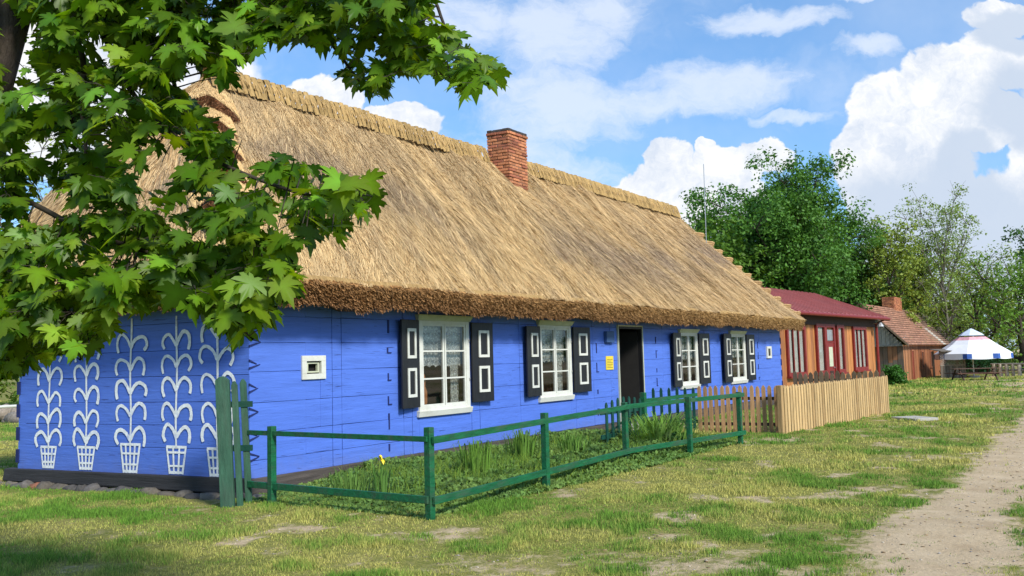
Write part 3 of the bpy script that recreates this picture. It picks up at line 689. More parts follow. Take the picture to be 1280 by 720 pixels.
Vs = np.concatenate([a for a, _ in SV]); Cs = np.concatenate([c for _, c in SV]); Fs = np.arange(len(Vs)).reshape(-1, 4)
np_mesh('straw', Vs, Fs, Cs, M['straw'], roof)
# eave: thick butt-cut edge, slanting inwards, brown and bristly
ev, ec = [], []; EM = MB()
def eave_line(A, B, outn, dens, brown=1.):
    ln = np.linalg.norm(B-A); n_ = int(ln/.15)+1; d = (B-A)/ln
    def prof(t, k):  # k 0 top edge ..1 bottom
        s = t*ln; wob = (fbm(np.array([s*1.6+A[0]]), np.array([3.]), 3)[0]-.5)*.16; wob2 = (fbm(np.array([s*5.+A[1]]), np.array([8.]), 2)[0]-.5)*.07
        zt, zb = ET+.02+wob*.2, EB+wob*.6+wob2
        o_ = (.03+wob*.3+wob2) if k == 0 else ((.055+wob*.3+wob2) if k == 1 else -.10+wob*.3)
        z_ = [zt+.01, zt-.10, zb, zb+.03][k]; o_ = [.0, .07+wob*.3+wob2*.6, -.06+wob*.3, -.52][k]
        return A+d*s+outn*o_+Z*z_
    for i in range(n_):
        t0, t1 = i/n_, (i+1)/n_
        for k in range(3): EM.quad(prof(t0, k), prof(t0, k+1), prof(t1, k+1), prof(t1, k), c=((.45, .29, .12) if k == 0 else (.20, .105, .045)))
    m_ = int(ln*dens); t = rng.random(m_); k = rng.random(m_)
    wob = (fbm(t*ln*1.6+A[0], np.full(m_, 3.), 3)-.5)*.16; wob2 = (fbm(t*ln*5.+A[1], np.full(m_, 8.), 2)-.5)*.07
    zt = ET-.04+wob*.2; zb = EB+wob*.6+wob2; z_ = zt*(1-k)+zb*k; o_ = (.06+wob*.3+wob2*.5)*(1-k)+(-.06+wob*.3)*k
    p = A[None]+d[None]*(t*ln)[:, None]+outn[None]*o_[:, None]+Z[None]*(z_[:, None])
    dr = nrm(outn[None]*rng.uniform(.3, 1, (m_, 1))+Z*rng.uniform(-1.1, .0, (m_, 1))+d[None]*rng.normal(0, .35, (m_, 1)))
    l_ = rng.uniform(.03, .10, (m_, 1)); tip = p+dr*l_; sd_ = nrm(np.cross(dr, rng.normal(0, 1, (m_, 3)))); w = rng.uniform(.004, .010, (m_, 1))
    v4 = np.stack([p-sd_*w-dr*.03, p+sd_*w-dr*.03, tip+sd_*w*.6, tip-sd_*w*.6], 1).reshape(-1, 3)
    r = rng.random((m_, 1)); kk = k[:, None]
    fa = np.clip(t[:, None]*1.3, 0, 1) if brown > 1 else .5
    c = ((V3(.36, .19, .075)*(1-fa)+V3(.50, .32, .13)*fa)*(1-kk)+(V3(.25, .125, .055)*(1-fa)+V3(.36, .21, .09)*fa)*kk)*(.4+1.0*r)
    ev.append(v4); ec.append(np.repeat(c, 4, 0))
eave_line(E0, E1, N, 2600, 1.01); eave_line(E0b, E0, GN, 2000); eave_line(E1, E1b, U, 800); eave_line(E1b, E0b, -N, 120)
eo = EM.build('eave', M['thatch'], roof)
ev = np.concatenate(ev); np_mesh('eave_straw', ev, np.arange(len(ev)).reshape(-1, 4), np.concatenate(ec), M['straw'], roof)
# ridge comb of bound bundles
b = MB(); lr = np.linalg.norm(R1-R0); rd = (R1-R0)/lr; s = 0.; rs, rc = [], []
def bundle(mb, p, dirs, wid, hgt, out, c):
    pass
while s < lr:
    w = random.uniform(.095, .14)
    if abs(s-(8.83-1.25)) > .43:
        c0 = R0+rd*(s+w/2)+Z*(.06+random.uniform(-.015, .02)); k = random.uniform(.75, 1.15); cc = (.50*k, .33*k, .135*k)
        for sg in (1, -1):
            o_ = N*sg; tilt = random.uniform(-.02, .02)
            pr = [(0, .17), (.045, .16), (.085, .09), (.15, -.09), (.195, -.215)]
            for (a0, z0_), (a1, z1_) in zip(pr[:-1], pr[1:]):
                h0, h1 = w*.46, w*.40+ (.01 if z1_ > 0 else 0)
                for q0, q1, b0, b1 in ((-1, -.35, 0, .022), (-.35, .35, .022, .022), (.35, 1, .022, 0)):
                    f0 = nrm(o_+Z*.6)*b0; f1 = nrm(o_+Z*.6)*b1
                    mb_ = [c0+rd*(q0*h0)+o_*a0+Z*z0_+f0, c0+rd*(q1*h0)+o_*a0+Z*z0_+f1, c0+rd*(q1*h1+tilt)+o_*a1+Z*z1_+f1, c0+rd*(q0*h1+tilt)+o_*a1+Z*z1_+f0]
                    b.quad(*mb_, c=cc)
            if sg == 1 or True:
                for _ in range(9 if sg == 1 else 3):
                    x = random.uniform(-.5, .5)*w; a0 = random.uniform(.06, .14); z0_ = .20-a0*1.45
                    p = c0+rd*x+o_*(a0+.02)+Z*z0_; tp = p+o_*random.uniform(.03, .1)+Z*random.uniform(-.16, -.08)+rd*random.uniform(-.02, .02)
                    rs.append([p-rd*.004, p+rd*.004, tp+rd*.003, tp-rd*.003]); kk = random.uniform(.6, 1.3); rc += [(.56*kk, .375*kk, .16*kk)]*4
    s += w
rg = b.build('ridge_cap', M['thatch'], roof, smooth=False)
rs = np.array(rs).reshape(-1, 3); np_mesh('ridge_straw', rs, np.arange(len(rs)).reshape(-1, 4), np.array(rc), M['straw'], roof)
# stepped hips: layered sheaves ending in cut butts
hs, hc = [], []
def hip_steps(Hf, vs, outd, width, rise, reach, name, side, brown, wing=.55):
    b = MB()
    for i, v in enumerate(vs):
        p = Hf(np.array([v]))[0]; pn = Hf(np.array([min(v+.02, 1)]))[0]; up = nrm(pn-p)
        f1 = nrm(outd); sdv = nrm(np.cross(f1, Z))
        r_ = rise*random.uniform(.85, 1.15); wd = width*random.uniform(.85, 1.15); rc_ = reach*random.uniform(.85, 1.2)
        base = p+Z*.02
        # rounded fan of straw: flat top, cut butt below, thinning into the slope at both sides
        n_ = 12
        def pt(a, o_, z_, q=0):
            e = math.sqrt(max(1-a*a, 0)); wb = 1+.10*math.sin(a*9+i*2)
            return base+side*(a*wd)+f1*((o_+.18)*e*wb-.18)+Z*(z_*(.35+.65*e)-abs(a)**1.3*wd*wing)
        def TL(a): return base+up*.55+side*(a*wd*.9)-Z*(abs(a)**1.3*wd*wing)-Z*.03
        for k in range(n_):
            a0, a1 = -1+2*k/n_, -1+2*(k+1)/n_
            tf0, tf1 = pt(a0, rc_, .07), pt(a1, rc_, .07); bf0, bf1 = pt(a0, rc_*.6, .07-r_), pt(a1, rc_*.6, .07-r_)
            tb0, tb1 = TL(a0), TL(a1); bb0, bb1 = TL(a0)-Z*(r_+.25), TL(a1)-Z*(r_+.25)
            kk = random.uniform(.85, 1.1)
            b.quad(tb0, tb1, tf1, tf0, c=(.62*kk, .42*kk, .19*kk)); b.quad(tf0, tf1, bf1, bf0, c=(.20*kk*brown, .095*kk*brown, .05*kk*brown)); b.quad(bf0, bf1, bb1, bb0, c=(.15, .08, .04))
            for _ in range(34):
                a = random.uniform(a0, a1); z_ = random.random(); q = pt(a, rc_*(1-.4*z_), .07-r_*z_); dd = nrm(f1*.9+Z*random.uniform(-.7, .3)+side*random.gauss(0, .35)); tp = q+dd*random.uniform(.02, .09); s_ = Z*.004 if random.random() < .5 else side*.005
                q = q-dd*.03; hs.append([q-s_, q+s_, tp+s_*.6, tp-s_*.6]); kk = random.uniform(.4, 1.6); hc.extend([(.27*kk*brown, .125*kk*brown, .06*kk*brown)]*4)
            for _ in range(60):
                a = random.uniform(a0, a1)*1.08; a = max(-1, min(1, a)); t = random.uniform(-.2, .85); 
                t2 = t+random.uniform(.2, .4); a2 = max(-1, min(1, a+random.gauss(0, .06))); q = TL(a)*(1-t)+pt(a, rc_, .07)*t+Z*.014; tp = TL(a2)*(1-t2)+pt(a2, rc_, .07)*t2+Z*random.uniform(.012, .03)
                s_ = side*.005; hs.append([q-s_, q+s_, tp+s_*.6, tp-s_*.6]); kk = random.uniform(.7, 1.25); hc.extend([(.68*kk, .47*kk, .22*kk)]*4)
    o = b.build('hip_sheaves', M['thatch'], roof); return o
hip_steps(H0, [.08, .20, .32, .45, .58, .70, .83], nrm(-U*.75-G*.65), .42, .24, .14, 'l', nrm(U*.65-G*.75), 1.)
b = MB()
for i, v in enumerate(np.linspace(.05, .80, 11)):
    p = H1(np.array([v]))[0]; ou = nrm(U+N*.12); rc_ = random.uniform(.20, .30); th_ = random.uniform(.17, .22); kk = random.uniform(.85, 1.1)
    for q in range(7):     # seven round hanks side by side, from the front face back over the hip
        w_ = .075; c0 = p+G*(q*.085-.03)+Z*(.055+random.uniform(-.015, .015)-.004*q); r2 = rc_*random.uniform(.85, 1.1); k3 = kk*random.uniform(.8, 1.15)
        for lay in range(3):
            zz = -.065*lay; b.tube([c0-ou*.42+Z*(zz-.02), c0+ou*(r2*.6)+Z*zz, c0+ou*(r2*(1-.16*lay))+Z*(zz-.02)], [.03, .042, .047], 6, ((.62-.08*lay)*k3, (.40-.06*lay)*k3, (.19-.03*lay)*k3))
    for _ in range(150):
        q = random.uniform(-.06, .5); lay = random.random(); st_ = p+G*q+Z*(.10-.22*lay)+ou*random.uniform(-.35, rc_*.9); e_ = st_+ou*random.uniform(.05, .16)+Z*random.uniform(-.05, .01)
        if q < .02: st_ = st_-G*.03; e_ = e_-G*.05
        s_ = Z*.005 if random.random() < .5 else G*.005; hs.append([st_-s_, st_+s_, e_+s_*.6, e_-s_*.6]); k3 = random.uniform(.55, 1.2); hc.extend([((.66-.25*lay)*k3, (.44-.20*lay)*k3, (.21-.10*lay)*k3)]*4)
b.build('hip_sheaves', M['thatch'], roof)
hs = np.array(hs).reshape(-1, 3); np_mesh('hip_straw', hs, np.arange(len(hs)).reshape(-1, 4), np.array(hc), M['straw'], roof)
# chimney
def brick_stack(o, a, b_, h, L1, L2, course, name, parent, mt, cap=True, offz=0):
    """o corner, a and b_ unit directions, sizes L1, L2"""
    m_ = MB(); core = MB(); core.box(o+a*.02+b_*.02, a*(L1-.04), b_*(L2-.04), Z*h); z = 0.; i = 0
    while z < h-.01:
        for (p, d, e, ln) in ((o, a, b_, L1), (o+a*L1, b_, -a, L2), (o+a*L1+b_*L2, -a, -b_, L1), (o+b_*L2, -b_, a, L2)):
            x = -.0 if i % 2 == 0 else -.12
            while x < ln-.02:
                x0, x1 = max(x, 0), min(x+.24, ln)
                if x1-x0 > .03:
                    j = random.uniform(-.012, .012)+(.03 if (cap and h-z < .16 and h-z > .07) else 0)
                    k = random.uniform(.65, 1.25); r_ = random.random()
                    c = (.50*k, .20*k, .095*k) if r_ > .3 else (.36*k, .125*k, .07*k)
                    if cap and h-z < .09: c = (.07*k, .06*k, .055*k)
                    m_.box(p+d*(x0+.006)-e*j+Z*(z+.006), d*(x1-x0-.012), e*.10, Z*(course-.014), c)
                x += .25
        z += course; i += 1
    co = core.build(name, M['mortar'], parent); m_.build('bricks', mt, co, bevel=.006); return co
ch0 = P0+U*8.52+G*1.60+Z*5.3
brick_stack(ch0, U, G, 1.32, .72, .54, .068, 'chimney', root, M['brickm'])
# aerial pole
a_ = at_Y(882, 283, 26.3); b = MB(); b.tube([a_+V3(0, 0, -.5), at_Y(879.5, 205, 26.3)], .012, 6); ao = b.build('aerial', M['steel'], root)

# fieldstones below the gable
def rock(name, p, sx, sy, sz, c, label, group=None, rot=0):
    bm_ = MB(); n1, n2 = 12, 8; sd_ = random.random()*50; ca, sa = math.cos(rot), math.sin(rot)
    for j in range(n2+1):
        ph = math.pi*j/n2
        for i in range(n1):
            th = 2*math.pi*i/n1; d = V3(math.sin(ph)*math.cos(th), math.sin(ph)*math.sin(th), math.cos(ph))
            k = 1+.35*(mnoise.noise(Vector(d*1.3+sd_))); q = d*k*V3(sx, sy, sz); bm_.v.append((p[0]+q[0]*ca-q[1]*sa, p[1]+q[0]*sa+q[1]*ca, p[2]+q[2])); bm_.c.append(c)
    for j in range(n2):
        for i in range(n1): bm_.f.append((j*n1+i, (j+1)*n1+i, (j+1)*n1+(i+1) % n1, j*n1+(i+1) % n1))
    o = bm_.build(name, M['stone'], None, smooth=True, loc=p); return tag(o, label, 'stone', group)
ga = math.atan2(G[1], G[0]); a = -.35; i = 0
while a < G_+.55:
    w = random.uniform(.10, .19); sx = w
    c = random.choice([(.20, .18, .16), (.26, .23, .19), (.15, .14, .135), (.23, .20, .16)]); lab = 'rounded grey fieldstone in the row bedded under the black gable sill beam'; gp = 'fieldstones under the gable'
    if i == 17: c = (.38, .15, .09); lab = 'reddish brick-coloured stone in the row under the black gable beam'; gp = None
    if i in (22,): c = (.42, .29, .18); lab = 'flat sandy tan stone low at the left end of the stone row'; gp = None
    rock('fieldstone', GW(a+w, -.02, .13+random.uniform(-.05, .05)), w, random.uniform(.09, .15), random.uniform(.045, .10), tuple(np.array(c)*random.uniform(.45, .8)), lab, gp, ga)
    a += w*1.55; i += 1

# ------------------------------------------------------------------ fences
def post(mb, p, h, w=.075, c=(1, 1, 1)):
    a = nrm(U*1.0)*w/2; b_ = nrm(N*1.0)*w/2; z0 = p[2]-.1
    q = V3(p[0], p[1], z0); mb.hexa([q-a-b_, q+a-b_, q+a+b_, q-a+b_, q-a-b_+Z*(h+.1), q+a-b_+Z*(h+.1), q+a+b_+Z*(h+.1), q-a+b_+Z*(h+.1)], c)
gf_ = [at_z(340, 630), at_z(538, 650), at_z(683, 610), at_z(783, 580), at_z(863, 568), at_z(926, 556)]
fence = empty('rail_fence', gf_[1], 'low two-rail green painted timber fence around the flower bed', 'fence')
tops = [531, 535, 519, 508, 500, 493]
hts = [.90, .935, .93, .92, .93, .93]
for p, h in zip(gf_, hts):
    b = MB(); post(b, p, h, .078); b.build('post', M['green'], fence, bevel=.006)
def rail(p, q, z0, z1, hh, off, name='rail', par=None, mt=None, th=.035):
    d = nrm(V3(q[0]-p[0], q[1]-p[1], 0)); n_ = V3(d[1], -d[0], 0)
    if n_[1] > 0: n_ = -n_
    P_ = V3(p[0], p[1], 0)+n_*off; Q_ = V3(q[0], q[1], 0)+n_*off
    b = MB(); b.hexa([P_+Z*z0, Q_+Z*z1, Q_+Z*z1+n_*th, P_+Z*z0+n_*th, P_+Z*(z0+hh), Q_+Z*(z1+hh), Q_+Z*(z1+hh)+n_*th, P_+Z*(z0+hh)+n_*th])
    return b.build(name, mt or M['green'], par or fence, bevel=.004)
st = at_z(313, 626)
rail(st, gf_[1]+V3(.02, 0, 0), .79, .79, .055, .042); rail(st, gf_[1]+V3(.02, 0, 0), .17, .17, .075, .042)
dE = nrm(gf_[5]-gf_[1])
ext = gf_[5]+dE*.10
rail(gf_[1]-dE*.02, gf_[3]+dE*.1, .77, .82, .07, .045); rail(gf_[3]+dE*.1, ext, .822, .845, .07, .043)
rail(gf_[1]-dE*.02, gf_[3], .16, .16, .075, .045); rail(gf_[3]+dE*.003, ext, .162, .175, .075, .044)
# old picket hurdle at the near corner
ph = empty('picket_hurdle', at_z(292, 632), 'weathered dark green three-picket hurdle standing at the painted house corner', 'fence')
def picket(mb, p, h, w, th, along, c=(1, 1, 1), point=.06, lean=0, rnd=False):
    n_ = V3(along[1], -along[0], 0); q = np.array(p, float); a = along*w/2; t = n_*th/2; lv = along*lean
    tops_ = [(-1, h-point), (-.45, h-point*.25), (0, h), (.45, h-point*.25), (1, h-point)] if rnd else [(-1, h-point), (0, h), (1, h-point)]
    base = len(mb.v)
    prof = [(-1, -.05)]+tops_+[(1, -.05)]
    for sgn in (-1, 1):
        for (x, z_) in prof: mb.v.append(tuple(q+a*x+t*sgn+Z*z_+lv*max(z_, 0))); mb.c.append(c)
    m_ = len(prof); mb.f.append(tuple(base+i for i in range(m_))); mb.f.append(tuple(base+m_+i for i in reversed(range(m_))))
    for i in range(m_): mb.f.append((base+i, base+m_+i, base+m_+(i+1) % m_, base+(i+1) % m_))
hx = nrm(V3(1, .05, 0))
for (px, py, h, w, th, lean) in ((285, 632, 1.50, .125, .07, -.045), (300.5, 631, 1.44, .055, .04, -.05), (311.5, 627, 1.46, .06, .04, -.05)):
    p = at_z(px, py); b = MB()
    if False: pass
    else: picket(b, p, h, w*1.25, th, hx, (1, 1, 1), .05, lean, True); b.build('picket', M['green_old'], ph, bevel=.004)
p = at_z(272, 632)
b = MB(); picket(b, at_z(276, 628)-V3(0, -.08, 0), 1.05, .05, .04, hx, lean=-.04); b.build('picket', M['green_dk'], ph)
for z_ in (.60, 1.12):
    b = MB(); q = at_z(270, 630)+V3(0, .07, z_); b.box(q, hx*.40, V3(0, .035, 0), Z*.07); b.build('crossbar', M['green_dk'], ph)
# garden gate by the door
g0 = at_Y(757, 560, 15.5); g1 = at_Y(806, 552, 16.6)
g0[2] = 0; g1[2] = 0; gd = nrm(g1-g0); gl_ = np.linalg.norm(g1-g0)
gate = empty('garden_gate', g0, 'small dark green picket gate standing in front of the open cottage door', 'gate')
n_g = 7
for i in range(n_g):
    t = (i+.35)/n_g; b = MB(); picket(b, g0+gd*gl_*t, .80+.09*math.sin(t*math.pi), .068, .022, gd, (1, 1, 1), .05, 0, True); b.build('picket', M['green_dk'], gate)
for z_ in (.18, .60):
    b = MB(); b.box(g0+V3(gd[1], -gd[0], 0)*-.045+Z*z_-gd*.08, gd*gl_, V3(gd[1], -gd[0], 0)*.03, Z*.075); b.build('crossbar', M['green_dk'], gate)
b = MB(); q0 = g0+gd*.03+Z*.2-V3(gd[1], -gd[0], 0)*.06; b.hexa([q0, q0+gd*.06, q0+gd*.06+V3(gd[1], -gd[0], 0)*.02, q0+V3(gd[1], -gd[0], 0)*.02]+[x+gd*(gl_*.8)+Z*.42 for x in (q0, q0+gd*.06, q0+gd*.06+V3(gd[1], -gd[0], 0)*.02, q0+V3(gd[1], -gd[0], 0)*.02)]); b.build('brace', M['green_dk'], gate)
b = MB(); post(b, g1, .93, .10); b.build('gate_post', M['green'], gate, bevel=.006)
# cross fence: green picket section then brown picket section
c1 = at_z(873, 540); c2 = at_z(977, 541.5); cd = nrm(c2-c1); c0_ = c1-cd*1.05
gp = empty('picket_fence', c0_, 'short run of dark green pickets between the gate post and the brown fence', 'fence')
for i in range(6):
    b = MB(); picket(b, c0_+cd*(.10+.175*i), .93, .062, .022, cd, point=.06, rnd=True); b.build('picket', M['green_dk'], gp)
nn = V3(cd[1], -cd[0], 0)
for z_ in (.18,): b = MB(); b.box(c0_+nn*-.05+Z*z_, cd*1.05, nn*.03, Z*.07); b.build('crossbar', M['green_dk'], gp)
dd_ = c1-g1; b = MB(); dn = nrm(dd_); b.box(g1+Z*.74-V3(dn[1], -dn[0], 0)*.02, dd_, V3(dn[1], -dn[0], 0)*.04, Z*.07); b.build('crossbar', M['green'], gp)
bp = empty('picket_fence', c1, 'brown stained picket fence with rounded tops crossing behind the green rail fence', 'fence')
ln = np.linalg.norm(c2-c1); n_p = 14
for i in range(n_p):
    k = random.uniform(.8, 1.15); c = (.44*k, .25*k, .115*k)
    b = MB(); picket(b, c1+cd*(ln*(i+.4)/n_p), .955+random.uniform(-.012, .012), .078, .022, cd, c, .06, random.uniform(-.012, .012), True); b.build('picket', M['attrwood'], bp)
for z_ in (.14, .66): b = MB(); b.box(c1-nn*.05+Z*z_, cd*ln, nn*.035, Z*.065, (.05, .04, .03)); b.build('crossbar', M['attrwood'], bp)
# new pale fence along the yard
k0 = at_z(979, 542.5); k1 = at_z(1110, 515.5); kd = nrm(k1-k0); kl = np.linalg.norm(k1-k0); kn = V3(kd[1], -kd[0], 0)
pf = empty('paling_fence', k0, 'new pale pine paling fence with closely set boards along the yard', 'fence')
n_k = 46
b = MB(); b.box(k0-kd*.05-kn*.08-Z*.03, kd*.11, kn*.10, Z*.99, (.42, .27, .12)); b.build('corner_post', M['attrwood'], pf, bevel=.008)
for i in range(n_k):
    k = random.uniform(.82, 1.14); c = (.56*k, .375*k, .170*k) if random.random() > .2 else (.44*k, .28*k, .12*k)
    b = MB(); picket(b, k0+kd*(kl*(i+.9)/n_k)+kn*.02, .95+random.uniform(-.012, .012), .105, .022, kd, c, .05, random.uniform(-.006, .006), True); b.build('paling', M['attrwood'], pf)
for z_ in (.18, .68): b = MB(); b.box(k0-kn*.03+Z*z_, kd*kl, kn*.035, Z*.08, (.25, .16, .08)); b.build('crossbar', M['attrwood'], pf)
# the far side of that little yard: old dark palings with round heads in front of the orange house
o0 = at_Y(992, 470, 27.5); o0[2] = 0; o1 = at_Y(1108, 470, 25.8); o1[2] = 0; od = nrm(o1-o0); ol = np.linalg.norm(o1-o0)
of = empty('picket_fence', o0, 'old lichen-grey picket fence with rounded heads just showing behind the pale palings', 'fence')
for i in range(17):
    k = random.uniform(.7, 1.2); b = MB(); picket(b, o0+od*(ol*(i+.3)/17), 1.0+random.uniform(-.05, .05), .13, .022, od, (.22*k, .15*k, .085*k), .09, 0, True); b.build('picket', M['attrwood'], of)
b = MB(); b.box(o0+Z*.72+V3(od[1], -od[0], 0)*-.05, od*ol, V3(od[1], -od[0], 0)*.03, Z*.07, (.1, .08, .05)); b.build('crossbar', M['attrwood'], of)

# ------------------------------------------------------------------ orange timber house
O1 = V3(*gnd(1097, 483)); OD = V3(.62677, .7792, 0); ON = V3(OD[1], -OD[0], 0); OB = -ON
def OW(s, z, o=0.): return O1+OD*s+ON*o+Z*z
oh = empty('timber_house', O1, 'orange board-clad house with dark red window frames under a red metal roof', 'house')
b = MB(); s = -13.4; DEP = 6.6
b2 = MB(); b2.box(OW(-13.4, -.1, -.25), OD*13.3, ON*.2, Z*3.6); b2.box(OW(-13.4, -.1, -DEP), OD*13.3, ON*.2, Z*3.6); b2.box(OW(-.3, -.1, -DEP), OD*.2, ON*DEP, Z*3.6); b2.box(OW(-13.4, -.1, -DEP), OD*.2, ON*DEP, Z*3.6); b2.build('wall_core', M['brownboard'], oh)
owin = [(-12.15, -10.25, .98, 2.93), (-8.70, -7.72, .98, 3.06), (-7.55, -6.50, .05, 3.06), (-5.98, -5.20, .98, 3.05), (-3.62, -1.78, 1.02, 3.0)]
while s < -.12:
    w = min(random.uniform(.30, .44), -.1-s); k = random.uniform(.75, 1.15); c = (.50*k, .205*k, .065*k) if random.random() > .35 else (.36*k, .145*k, .055*k)
    b.box(OW(s+.008, -.1, -.05), OD*(w-.016), ON*(.05+random.uniform(0, .012)), Z*3.4, c); s += w
b.build('cladding', M['attrwood_h'], oh)
b = MB(); b.box(OW(-13.4, 3.10, .0), OD*13.4, ON*.10, Z*.55); b.build('top_board', M['brownboard'], oh)
for i, (a, c_, z0, z1) in enumerate(owin):
    isdoor = i == 2; fr = MB(); f_ = .16
    for (p, q, r_, s_) in ((a-.1, a-.1+f_, z0-.1, z1+.1), (c_+.1-f_, c_+.1, z0-.1, z1+.1), (a-.1+f_, c_+.1-f_, z1-.06, z1+.1), (a-.1+f_, c_+.1-f_, z0-.1, z0+.06)): fr.box(OW(p, r_, .02), OD*(q-p), ON*.10, Z*(s_-r_))
    fo = fr.build('door' if isdoor else 'window', M['redpaint'], oh)
    if isdoor:
        d = MB(); d.box(OW(a+.06, .1, .03), OD*(c_-a-.12), ON*.05, Z*2.2); d.build('door_leaf', M['redpaint'], fo)
        for zz, hh in ((.3, .7), (1.2, .9)): d = MB(); d.box(OW(a+.28, zz, .08), OD*(c_-a-.56), ON*.012, Z*hh); d.build('door_panel', M['brownboard'] if zz < 1 else M['cream'], fo)
        d = MB(); d.box(OW(a+.06, 2.3, .04), OD*(c_-a-.12), ON*.06, Z*.06); d.build('transom', M['redpaint'], fo)
        d = MB(); d.box(OW(a+.06, 2.4, .03), OD*(c_-a-.12), ON*.02, Z*.5); d.build('pane', M['steel'], fo)
        d = MB(); d.tube([OW(c_-.2, 1.15, .09), OW(c_-.2, 1.15, .13), OW(c_-.32, 1.15, .13)], .02, 6); d.build('handle', M['steel'], fo)
    else:
        d = MB(); d.quad(OW(a, z0, .045), OW(c_, z0, .045), OW(c_, z1, .045), OW(a, z1, .045)); d.build('pane', M['glass'], fo)
        d = MB(); d.quad(OW(a, z0, .024), OW(c_, z0, .024), OW(c_, z1, .024), OW(a, z1, .024)); d.build('room_shade', M['dark'], fo)  # near-black sheet just behind the glass for the room's shade
        nm = 3 if (c_-a) > 1.2 else 1
        for k in range(nm):
            cm = MB(); p0_, p1_ = a+(c_-a)*(k+.08)/nm, a+(c_-a)*(k+.84)/nm
            for q in range(6):
                t0, t1 = q/6, (q+1)/6; cm.quad(OW(p0_+(p1_-p0_)*t0, z0+.05, .030+.006*(q % 2)), OW(p0_+(p1_-p0_)*t1, z0+.05, .030+.006*((q+1) % 2)), OW(p0_+(p1_-p0_)*t1, z1-.05, .030+.006*((q+1) % 2)), OW(p0_+(p1_-p0_)*t0, z1-.05, .030+.006*(q % 2)))
            cm.build('curtain', M['white'], fo)
            if k: d = MB(); x = a+(c_-a)*k/nm; d.box(OW(x-.03, z0, .05), OD*.06, ON*.04, Z*(z1-z0)); d.build('mullion', M['redpaint'], fo)
        d = MB(); d.box(OW(a-.14, z0-.17, .02), OD*(c_-a+.28), ON*.20, Z*.08); d.build('sill', M['redpaint'], fo)
# roof
OE = .55; ez = 3.62; rz = 5.15
A0, A1 = OW(-13.8, ez, OE), OW(.55, ez, OE); B0, B1 = OW(-13.8, ez, -DEP-OE), OW(.55, ez, -DEP-OE); Rm0, Rm1 = OW(-13.8, rz, -DEP/2), OW(.55, rz, -DEP/2)
b = MB()
for (e0, e1, r0_, r1_) in ((A0, A1, Rm0, Rm1), (B1, B0, Rm1, Rm0)):
    b.hexa([e0-Z*.10, e1-Z*.10, r1_-Z*.10, r0_-Z*.10, e0, e1, r1_, r0_])
    n_ = 24
    for i in range(n_+1): q0 = e0+(e1-e0)*i/n_; q1 = r0_+(r1_-r0_)*i/n_; d = nrm(e1-e0)*.02; b.hexa([q0-d, q0+d, q1+d, q1-d]+[x+Z*.035 for x in (q0-d, q0+d, q1+d, q1-d)])
b.build('roof', M['redmetal'], oh)
b = MB(); b.tube([A0+ON*.08-Z*.08, A1+ON*.08-Z*.10], .08, 8); b.build('gutter', M['redpaint'], oh)
b = MB(); b.tube([A1+ON*.08-Z*.1-OD*.55, OW(-.02, 3.3, .12), OW(-.02, .1, .12)], .075, 8); b.build('downpipe', M['redpaint'], oh)
b = MB(); b.quad(OW(-.1, 3.4, -DEP), OW(-.1, 3.4, 0), OW(-.1, rz-.1, -DEP/2)); b.build('gable_boards', M['brownboard'], oh)
lamp = MB(); lamp.tube([OW(-.5, 3.3, .12), OW(-.5, 3.3, .45)], .02, 6); lamp.tube([OW(-.5, 3.12, .45), OW(-.5, 3.2, .45), OW(-.5, 3.36, .45)], [.20, .16, .05], 10); lamp.build('wall_lamp', M['steel'], oh)

# ------------------------------------------------------------------ board shed with tiled roof
S0 = V3(*gnd(1131.5, 476)); SDr = V3(.576108, .817374, 0); SN = V3(SDr[1], -SDr[0], 0)
def SW(s, z, o=0.): return S0+SDr*s+SN*o+Z*z
sh = empty('board_shed', S0, 'brown plank barn with orange clay tile roof beyond the timber house', 'barn')
SL, SD_ = 21.0, 5.0
cr = MB(); cr.box(SW(.1, -.2, -.2), SDr*(SL-.2), SN*.12, Z*2.6); cr.box(SW(.1, -.2, -SD_+.1), SDr*(SL-.2), SN*.1, Z*2.6); cr.box(SW(.1, -.2, -SD_), SDr*.12, SN*(SD_-.1), Z*2.6); cr.box(SW(SL-.2, -.2, -SD_), SDr*.1, SN*(SD_-.1), Z*2.6); cr.build('wall_core', M['dark'], sh)
b = MB(); s = 0.
while s < SL:
    w = min(random.uniform(.22, .36), SL-s); k = random.uniform(.7, 1.2); c = (.30*k, .115*k, .05*k) if s > 1.6 else (.36*k, .16*k, .07*k)
    b.box(SW(s+.012, 0, -.08), SDr*(w-.024), SN*(.08+random.uniform(0, .02)), Z*2.38, c); s += w
b.build('front_boards', M['attrwood_h'], sh)
b = MB(); s = 0.
while s < SD_:
    w = min(random.uniform(.24, .4), SD_-s); k = random.uniform(.7, 1.2); grey = random.random()
    lo = random.uniform(.9, 1.6)
    b.box(SW(-.02, 0, -s-.012), SN*-(w-.024), SDr*.1, Z*lo, (.15*k, .125*k, .10*k)); b.box(SW(-.02, lo+.004, -s-.012), SN*-(w-.024), SDr*.1, Z*(2.3-lo), (.30*k, .135*k, .065*k) if grey > .3 else (.2*k, .13*k, .09*k)); s += w
b.build('end_boards', M['attrwood_h'], sh)
shr = 5.25; b = MB(); s = 0.
while s < SD_:
    w = min(.26, SD_-s); k = random.uniform(.7, 1.2); h0 = 2.36; f = lambda x: 2.36+(shr-2.42)*(1-abs(x-SD_/2)/(SD_/2))
    z0_, z1_ = f(s), f(s+w); c = (.34*k, .32*k, .29*k); o_ = .10
    b.hexa([SW(-.12, h0, -s-.01), SW(-.12, h0, -s-w+.01), SW(.0, h0, -s-w+.01), SW(.0, h0, -s-.01), SW(-.12, max(z0_, h0+.02), -s-.01), SW(-.12, max(z1_, h0+.02), -s-w+.01), SW(.0, max(z1_, h0+.02), -s-w+.01), SW(.0, max(z0_, h0+.02), -s-.01)], c); s += w
